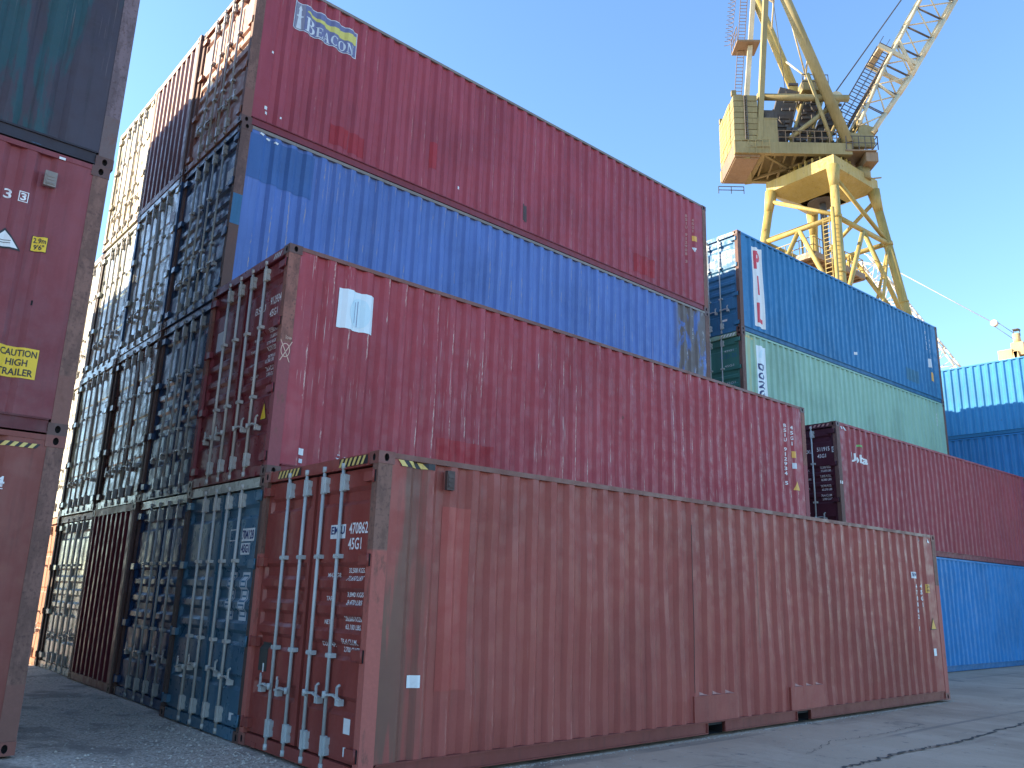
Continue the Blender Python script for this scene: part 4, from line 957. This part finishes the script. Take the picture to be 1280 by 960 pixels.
# ladder on the front leg
def ladder(nm, A, B, wid, side, mat, n):
    m = MB(); A = Vector(A); B = Vector(B); s_ = Vector(side).normalized()*wid/2
    m.beam(A-s_, B-s_, 0.06, 0.04); m.beam(A+s_, B+s_, 0.06, 0.04)
    for k in range(1, n): p = A.lerp(B, k/n); m.beam(p-s_, p+s_, 0.035, 0.035)
    return ob(nm, m.mesh(nm), crane, mat)
off = pl(-0.75, 0.3, 0)
ladder('ladder', legp(-1,-1,14)+off, legp(-1,-1,25)+off, 0.45, pl(0,1,0), CY, 36)
m = MB(); m.tube(legp(-1,-1,12)+pl(-0.62,-0.1,0), legp(-1,-1,25.6)+pl(-0.62,-0.1,0), 0.13, 8); ob('riser_pipe', m.mesh('riser_pipe'), crane, CY)
# slewing platform: local x forward
m = MB()
for y in (-1.95, 1.95): m.box(-6.4, 1.4, y-0.18, y+0.18, 30.66, 31.5)
m.box(-4.6, -4.3, -1.77, 1.77, 30.67, 31.3); m.box(-0.2, 0.2, -1.77, 1.77, 30.67, 31.3); m.box(1.0, 1.3, -1.77, 1.77, 30.67, 31.3)
m.box(-6.35, 1.2, -1.77, 1.77, 31.32, 31.42)
for k in range(6): m.beam((-4.3+k*0.7, -1.7, 30.9), (-3.9+k*0.7, 1.7, 30.9), 0.12, 0.25)
ob('slewing_platform', m.mesh('slewing_platform'), crane, CO)
m = MB(); m.beam((-4.3, -1.7, 30.75), (-0.2, 1.7, 30.75), 0.16, 0.16); m.beam((-4.3, 1.7, 30.75), (-0.2, -1.7, 30.75), 0.16, 0.16); m.beam((-5.6, -1.8, 30.6), (-4.5, 1.8, 30.6), 0.5, 0.35); ob('underframe', m.mesh('underframe'), crane, CO)
m = MB(); m.box(-6.38, -4.7, -1.9, 1.9, 30.50, 31.62); m.box(-6.3, -4.8, -1.75, 1.75, 30.42, 30.495); ob('counterweight_tray', m.mesh('counterweight_tray'), crane, CB)
# counterweight: courses of slabs, side and rear
for j in range(8):
    z0 = 31.64+j*0.435
    for k in range(2):
        m = MB(); x0 = -6.36+k*0.83+random.uniform(-0.01, 0.01); m.box(x0, x0+0.79, -1.98+random.uniform(-0.02, 0.02), -1.02, z0, z0+0.395); ob('weight_slab', m.mesh('weight_slab'), crane, CO)  # side slabs take the shade-tinted olive, rear ones the plain yellow
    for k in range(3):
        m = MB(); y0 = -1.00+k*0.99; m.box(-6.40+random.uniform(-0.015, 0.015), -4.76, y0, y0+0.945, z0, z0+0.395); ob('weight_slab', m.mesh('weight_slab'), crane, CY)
m = MB(); m.box(-6.30, -4.8, -1.9, 1.9, 35.13, 35.17); ob('weight_cover', m.mesh('weight_cover'), crane, CO)
for y in (-1.9, 1.6):
    m = MB(); m.box(-6.42, -6.10, y, y+0.25, 35.18, 35.55); ob('lifting_post', m.mesh('lifting_post'), crane, CO)
ladder('ladder', (-5.55, -2.05, 31.7), (-5.55, -2.05, 35.1), 0.16, (1,0,0), CD, 18)
railing('railing', [(-6.4, -2.05, 30.6), (-4.1, -2.25, 30.6)], 1.0, CO, 5)
railing('railing', [(-6.6, 1.95, 29.75), (-4.8, 1.95, 29.75)], 0.55, CD, 2)
railing('railing', [(-3.4, -1.9, 31.5), (1.0, -1.9, 31.5)], 1.0, CB, 9)
# cabin box, drum, transverse tube
m = MB(); m.box(-4.55, -3.45, -2.0, -0.9, 31.5, 33.3); m.box(-4.58, -3.42, -2.03, -0.87, 33.3, 33.38); ob('machinery_cabin', m.mesh('machinery_cabin'), crane, CO)
m = MB(); m.tube((-4.2, -0.5, 34.0), (-3.5, -0.5, 34.0), 0.75, 16); m.box(-4.3, -3.4, -1.2, 0.4, 33.3, 34.5); m.box(-3.4, -3.1, -1.0, 0.2, 33.4, 34.7); ob('hoist_winch', m.mesh('hoist_winch'), crane, CD)
m = MB(); m.tube((-4.6, -1.6, 35.25), (1.65, -1.6, 35.25), 0.24, 14); ob('support_tube', m.mesh('support_tube'), crane, CO)
m = MB(); m.tube((1.0, -0.9, 35.6), (1.0, -1.3, 35.6), 0.42, 16); ob('sheave', m.mesh('sheave'), crane, CW)
# sloping machinery racks
for x0, z0, x1, z1, y, w_ in ((-3.0, 32.0, -1.5, 37.4, 0.9, 1.5), (-1.7, 31.6, -0.3, 36.2, 0.2, 0.9), (-0.2, 31.8, 1.6, 36.0, 1.1, 1.3)):
    m = MB(); m.beam((x0, y, z0), (x1, y, z1), w_, 0.55, upv=(0,1,0)); 
    for k in range(9):
        p = Vector((x0, y-w_/2-0.1, z0)).lerp(Vector((x1, y-w_/2-0.1, z1)), k/8); m.box(p.x-0.35, p.x+0.35, p.y-0.08, p.y+0.05, p.z-0.09, p.z+0.09)
    ob('machinery_rack', m.mesh('machinery_rack'), crane, CD)
for p, q_, r in (((-2.6, -1.7, 32.0), (0.9, -1.5, 35.0), 0.17), ((-1.1, -1.8, 37.0), (0.2, -1.8, 31.8), 0.13), ((-2.3, -0.5, 31.8), (-0.8, -0.5, 36.6), 0.12), ((0.1, -0.8, 32.0), (1.4, -0.8, 34.6), 0.12), ((-0.9, 0.4, 32.0), (0.6, 0.4, 36.4), 0.14)):
    m = MB(); m.tube(p, q_, r, 9); ob('strut', m.mesh('strut'), crane, CO)
rnd = random.Random(5)
m = MB()
for k in range(70):
    x = rnd.uniform(-2.4, 1.0); z = 31.7+rnd.random()*(4.8-abs(x+0.6)*1.0); y = rnd.uniform(-1.2, 1.2); s = rnd.uniform(0.08, 0.3)
    if k % 3: m.box(x, x+s*1.6, y, y+s, z, z+s)
    else: m.tube((x, y, z), (x+rnd.uniform(-0.8, 0.8), y, z+rnd.uniform(-0.8, 0.8)), 0.05, 6)
o = ob('machinery_pieces', m.mesh('machinery_pieces'), crane, CD); o['kind'] = 'stuff'
m = MB(); m.box(-1.2, 0.6, -1.0, 0.9, 36.3, 36.4); m.box(-0.9, 0.2, -0.3, 0.8, 36.41, 37.6); ob('upper_deck', m.mesh('upper_deck'), crane, CO)
railing('railing', [(-1.2, -1.0, 36.4), (0.6, -1.0, 36.4)], 1.1, CD, 4)
# A-frame
for y, x0, z0 in ((-1.9, 1.28, 32.0), (1.9, 1.28, 32.0)):
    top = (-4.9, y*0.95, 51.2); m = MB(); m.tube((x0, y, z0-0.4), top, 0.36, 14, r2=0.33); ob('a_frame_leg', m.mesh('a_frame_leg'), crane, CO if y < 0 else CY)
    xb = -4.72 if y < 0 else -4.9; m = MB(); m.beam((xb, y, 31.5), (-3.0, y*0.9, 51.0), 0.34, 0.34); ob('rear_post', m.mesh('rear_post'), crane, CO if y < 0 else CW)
def af(y, t): return Vector((1.28-6.18*t, y*(1-0.05*t), 32+19.2*t))
for t0, t1 in ((0.30, 0.46), (0.62, 0.78)):
    for p, q_ in ((af(1.9, t0+0.16), (af(1.9, t0)+af(-1.9, t0))/2+Vector((0,0,0.3))), (af(-1.9, t0+0.06), (af(1.9, t0)+af(-1.9, t0))/2+Vector((0,0,0.3))), (af(-1.9, t0+0.30), (af(1.9, t0)+af(-1.9, t0))/2+Vector((0,0,0.3))), (af(1.9, t0-0.05), (af(1.9, t0)+af(-1.9, t0))/2+Vector((0,0,0.3)))):
        m = MB(); m.tube(p, q_, 0.065, 8); ob('brace', m.mesh('brace'), crane, CW)
for t in (0.02, 0.95): m = MB(); m.tube(af(1.9, t), af(-1.9, t), 0.25, 10); ob('cross_tube', m.mesh('cross_tube'), crane, CO)
ladder('ladder', (-5.0, 2.3, 36.0), (-3.6, 2.3, 51.0), 0.5, (1,0,0), CB, 52)
m = MB(); m.box(-5.0, -3.3, 1.2, 2.9, 41.8, 41.95); ob('ladder_landing', m.mesh('ladder_landing'), crane, CB)
railing('railing', [(-5.0, 1.2, 41.95), (-5.0, 2.9, 41.95)], 1.1, CB, 3)
m = MB()
for k in range(24):
    z = 42.5+k*0.38; x = -4.95+k*0.045; 
    for a in range(6):
        t0, t1 = a*math.pi/6-math.pi/2, (a+1)*math.pi/6-math.pi/2; m.beam((x-0.3+0.5*math.cos(t0)-0.35, 2.3+0.4*math.sin(t0), z), (x-0.3+0.5*math.cos(t1)-0.35, 2.3+0.4*math.sin(t1), z), 0.03, 0.03)
ob('ladder_cage', m.mesh('ladder_cage'), crane, CB)['kind'] = 'stuff'
# boom foot brackets and front platform
for y in (-1.75, 1.75):
    m = MB(); m.poly([(0.9, y-0.15, 31.4), (3.1, y-0.15, 31.5), (3.0, y-0.15, 32.3), (0.9, y-0.15, 32.5)]); m.box(0.9, 3.0, y-0.14, y+0.16, 31.4, 32.2); ob('boom_bracket', m.mesh('boom_bracket'), crane, CO)
m = MB(); m.box(0.95, 3.0, -2.2, 2.2, 30.9, 31.0); m.box(2.3, 3.1, -2.1, -0.3, 30.2, 30.88); ob('front_platform', m.mesh('front_platform'), crane, CB)
railing('railing', [(1.0, -2.2, 31.0), (3.1, -2.2, 31.0), (3.1, 2.2, 31.0)], 1.0, CD, 5)
m = MB(); m.tube((2.5, -0.9, 30.3), (2.5, -0.9, 29.4), 0.5, 10); m.tube((2.5, -0.9, 29.5), (3.6, -1.2, 29.5), 0.05, 6); ob('floodlight_bracket', m.mesh('floodlight_bracket'), crane, CO)
# boom: a tapering lattice of four chords
boom = ob('boom', None, crane)
bmd = MB(); bmd.box(1.7, 2.3, -1.5, 1.5, 31.55, 32.4); 
F0 = Vector((2.15, 0, 32.0)); dirb = Vector((6.0, 0, 10.5)).normalized(); nb = Vector((-dirb.z, 0, dirb.x))
LB = 27.0
def bp_(s, sy, sn):
    if s < 8: hw = 1.35-0.25*s/8; hn = 0.42+0.55*min(1, s/6.5)
    else: hw = 1.10-0.4*(s-8)/19; hn = 0.97+0.12*min(1, (s-8)/5)-0.5*max(0, s-15)/12
    return F0+dirb*s+Vector((0, sy*hw, 0))+nb*(sn*hn)
NS = 14; ss = [1.2+(LB-1.2)*k/NS for k in range(NS+1)]
for sy in (-1, 1):
    for sn in (-1, 1):
        m = MB()
        for a, b in zip(ss, ss[1:]): m.tube(bp_(a, sy, sn), bp_(b, sy, sn), 0.155 if sn < 0 else 0.125, 8)
        ob('chord', m.mesh('chord'), boom, CW)
m = MB()
for k, (a, b) in enumerate(zip(ss, ss[1:])):
    for sy in (-1, 1):
        m = MB(); m.tube(bp_(a, sy, -1 if k % 2 else 1), bp_(b, sy, 1 if k % 2 else -1), 0.055, 6); ob('lacing', m.mesh('lacing'), boom, CW)
        m = MB(); m.tube(bp_(b, sy, -1), bp_(b, sy, 1), 0.04, 6); ob('lacing', m.mesh('lacing'), boom, CD)
    for sn in (-1, 1):
        m = MB(); m.tube(bp_(a, -1 if k % 2 else 1, sn), bp_(b, 1 if k % 2 else -1, sn), 0.05, 6); ob('lacing', m.mesh('lacing'), boom, CW)
        m = MB(); m.tube(bp_(b, -1, sn), bp_(b, 1, sn), 0.045, 6); ob('lacing', m.mesh('lacing'), boom, CW)
m = MB()
for sy in (-1, 1):
    A = [F0+Vector((-0.3, sy*1.4, -0.5)), F0+Vector((0.55, sy*1.4, -0.3)), bp_(1.7, sy, -1), bp_(1.5, sy, 1)]
    m.poly(A if sy > 0 else A[::-1]); m.poly([p+Vector((0, -sy*0.12, 0)) for p in (A[::-1] if sy > 0 else A)])
m.beam(bp_(1.6, -1, -1), bp_(1.6, 1, -1), 0.4, 0.3); m.beam(bp_(1.6, -1, 1), bp_(1.6, 1, 1), 0.3, 0.3)
m.poly([bp_(0.2, -1, 1), bp_(1.5, -1, 1), bp_(1.5, 1, 1), bp_(0.2, 1, 1)]); ob('boom_foot', m.mesh('boom_foot'), boom, CO)
# cross frames and walkway on the upper side of the boom
m = MB(); m.beam(bp_(7.9, -1, -1)-nb*0.15, bp_(7.9, -1, 1)+nb*1.1, 0.16, 0.3); m.beam(bp_(7.9, 1, -1)-nb*0.15, bp_(7.9, 1, 1)+nb*1.1, 0.16, 0.3); m.beam(bp_(7.9, -1, 1)+nb*0.8, bp_(7.9, 1, 1)+nb*0.8, 0.5, 0.1); ob('cross_frame', m.mesh('cross_frame'), boom, CW)
m = MB(); m.tube(bp_(7.2, -1, -1), bp_(9.0, -1, 1), 0.14, 8); m.tube(bp_(5.0, -1, 1), bp_(4.6, -1, -1), 0.10, 8); ob('thick_brace', m.mesh('thick_brace'), boom, CW)
m = MB(); wy = 0.55
for k in range(14):
    a = 0.6+k*0.62; b = a+0.62; o1 = nb*(0.55+0.02*k)
    for y in (-wy, wy):
        A = F0+dirb*a+nb*1.05+Vector((0, y, 0)); B = F0+dirb*b+nb*1.05+Vector((0, y, 0))
        m.beam(A, B, 0.05, 0.05); m.beam(A+nb*1.0, B+nb*1.0, 0.045, 0.045); m.beam(A+nb*0.5, B+nb*0.5, 0.035, 0.035); m.beam(A, A+nb*1.0, 0.045, 0.045)
    for q_ in (0, 0.31): m.beam(F0+dirb*(a+q_)+nb*1.05+Vector((0, -wy, 0)), F0+dirb*(a+q_)+nb*1.05+Vector((0, wy, 0)), 0.2, 0.04)
ob('walkway', m.mesh('walkway'), boom, CD)
for dy in (-0.35, 0.35):
    m = MB(); A = F0+dirb*26+nb*1.2+Vector((0, dy, 0)); B = Vector((0.9, dy, 36.0)); m.tube(B, A, 0.035, 6, cap=False)
    ob('hoist_rope', m.mesh('hoist_rope'), crane, CR)
m = MB(); m.tube((-3.3, -1.6, 46.0), (-2.6, -1.6, 35.3), 0.025, 6); m.tube((-0.6, -1.5, 39.5), (-2.2, -1.2, 33.5), 0.02, 6); ob('stay_rope', m.mesh('stay_rope'), crane, CR)

# ------------------------------------------------------------------ second crane far behind
fc = thing('harbour_crane', 'small distant harbour crane with its lattice boom lowered towards the left, far behind', 'crane', (110, 26.9, 0))
FY = paint('far crane yellow paint', (0.60, 0.42, 0.20), 0.3, 0.3, 0.3); FW = paint('far crane pale paint', (0.58, 0.52, 0.44), 0.3, 0.3, 0.3)
fb = ob('boom', None, fc)
A0 = Vector((0, 3.5, 21.0)); B0 = Vector((0, 19.4, 53.0)); db = (B0-A0).normalized(); nbn = Vector((0, -db.z, db.y))
def fbp(s, sx, sn):
    t = s/36.0; h = (0.5+1.3*min(1, t*4))*(1-0.65*max(0, t-0.25)/0.75); return A0+db*s+Vector((sx*h*0.8, 0, 0))+nbn*(sn*h)
for sx in (-1, 1):
    for sn in (-1, 1):
        m = MB(); pts = [fbp(k*2.0, sx, sn) for k in range(18)]
        for a, b in zip(pts, pts[1:]): m.tube(a, b, 0.14, 6)
        ob('chord', m.mesh('chord'), fb, FW)
m = MB()
for k in range(17):
    for sx in (-1, 1): m.tube(fbp(k*2, sx, -1 if k % 2 else 1), fbp(k*2+2, sx, 1 if k % 2 else -1), 0.07, 5); m.tube(fbp(k*2, sx, -1), fbp(k*2, sx, 1), 0.06, 5)
    for sn in (-1, 1): m.tube(fbp(k*2, -1 if k % 2 else 1, sn), fbp(k*2+2, 1 if k % 2 else -1, sn), 0.07, 5)
ob('lattice', m.mesh('lattice'), fb, FW)
m = MB(); A = A0+db*8; 
for k in range(16):
    a = A0+db*(2+k*1.5)+nbn*-2.2; b = A0+db*(3.5+k*1.5)+nbn*-2.2; m.beam(a, b, 0.10, 0.10); m.beam(a, a+nbn*1.0, 0.08, 0.08); m.beam(a+nbn*1.0, b+nbn*1.0, 0.08, 0.08)
ob('boom_walkway', m.mesh('boom_walkway'), fb, FW)
hd = Vector((0, 0, 35.3)); pu = Vector((0, 2.42, 37.6))
for d in (0.0, 0.35):
    m = MB(); m.tube(B0+Vector((d, 0, 0)), pu+Vector((d, 0, 0)), 0.045, 6); ob('pendant_rope', m.mesh('pendant_rope'), fc, FW)
for dz in (0.45, -0.45):
    m = MB(); m.tube(pu+Vector((0, 0, dz)), hd+Vector((0, 0.3, dz)), 0.04, 6); ob('luffing_rope', m.mesh('luffing_rope'), fc, CR)
m = MB(); m.tube(pu+Vector((-0.3, 0, 0)), pu+Vector((0.3, 0, 0)), 0.42, 16); ob('pulley', m.mesh('pulley'), fc, FW)
m = MB(); m.box(-1.2, 1.2, -0.9, 0.5, 32.5, 34.2); m.tube((0, 0, 34.2), (0, 0.1, 35.6), 0.45, 8); m.tube((0, 0.4, 32.5), (0, 0.1, 35.4), 0.16, 8); m.tube((0, -0.8, 32.5), (0, -0.1, 35.4), 0.16, 8); ob('mast_head', m.mesh('mast_head'), fc, FY)
m = MB(); m.box(-0.5, 0.5, -0.35, 0.35, 36.1, 36.2)
for y in (-0.35, 0.35): m.beam((0, y, 35.3), (0, y, 36.2), 0.10, 0.10, upv=(1,0,0))
ob('mast_rail', m.mesh('mast_rail'), fc, CR)
m = MB(); m.box(-1.4, 1.4, 0.4, 2.0, 31.9, 33.4); m.box(-1.4, 1.4, -6.0, 2.6, 31.4, 31.95); ob('machinery_house', m.mesh('machinery_house'), fc, FY)
m = MB()
for x in (-1.2, 1.2):
    m.beam((x, -3, 15), (x, 0, 33), 0.5, 0.5); m.beam((x, 3, 15), (x, 0, 33), 0.5, 0.5)
m.box(-3, 3, -5, 5, 13.5, 16.5)
for x in (-3.5, 3.5):
    for y in (-4, 4): m.tube((x*1.3, y*1.3, 0), (x*0.7, y*0.7, 13.6), 0.5, 8)
ob('tower', m.mesh('tower'), fc, FY)
S.render.engine = 'CYCLES'
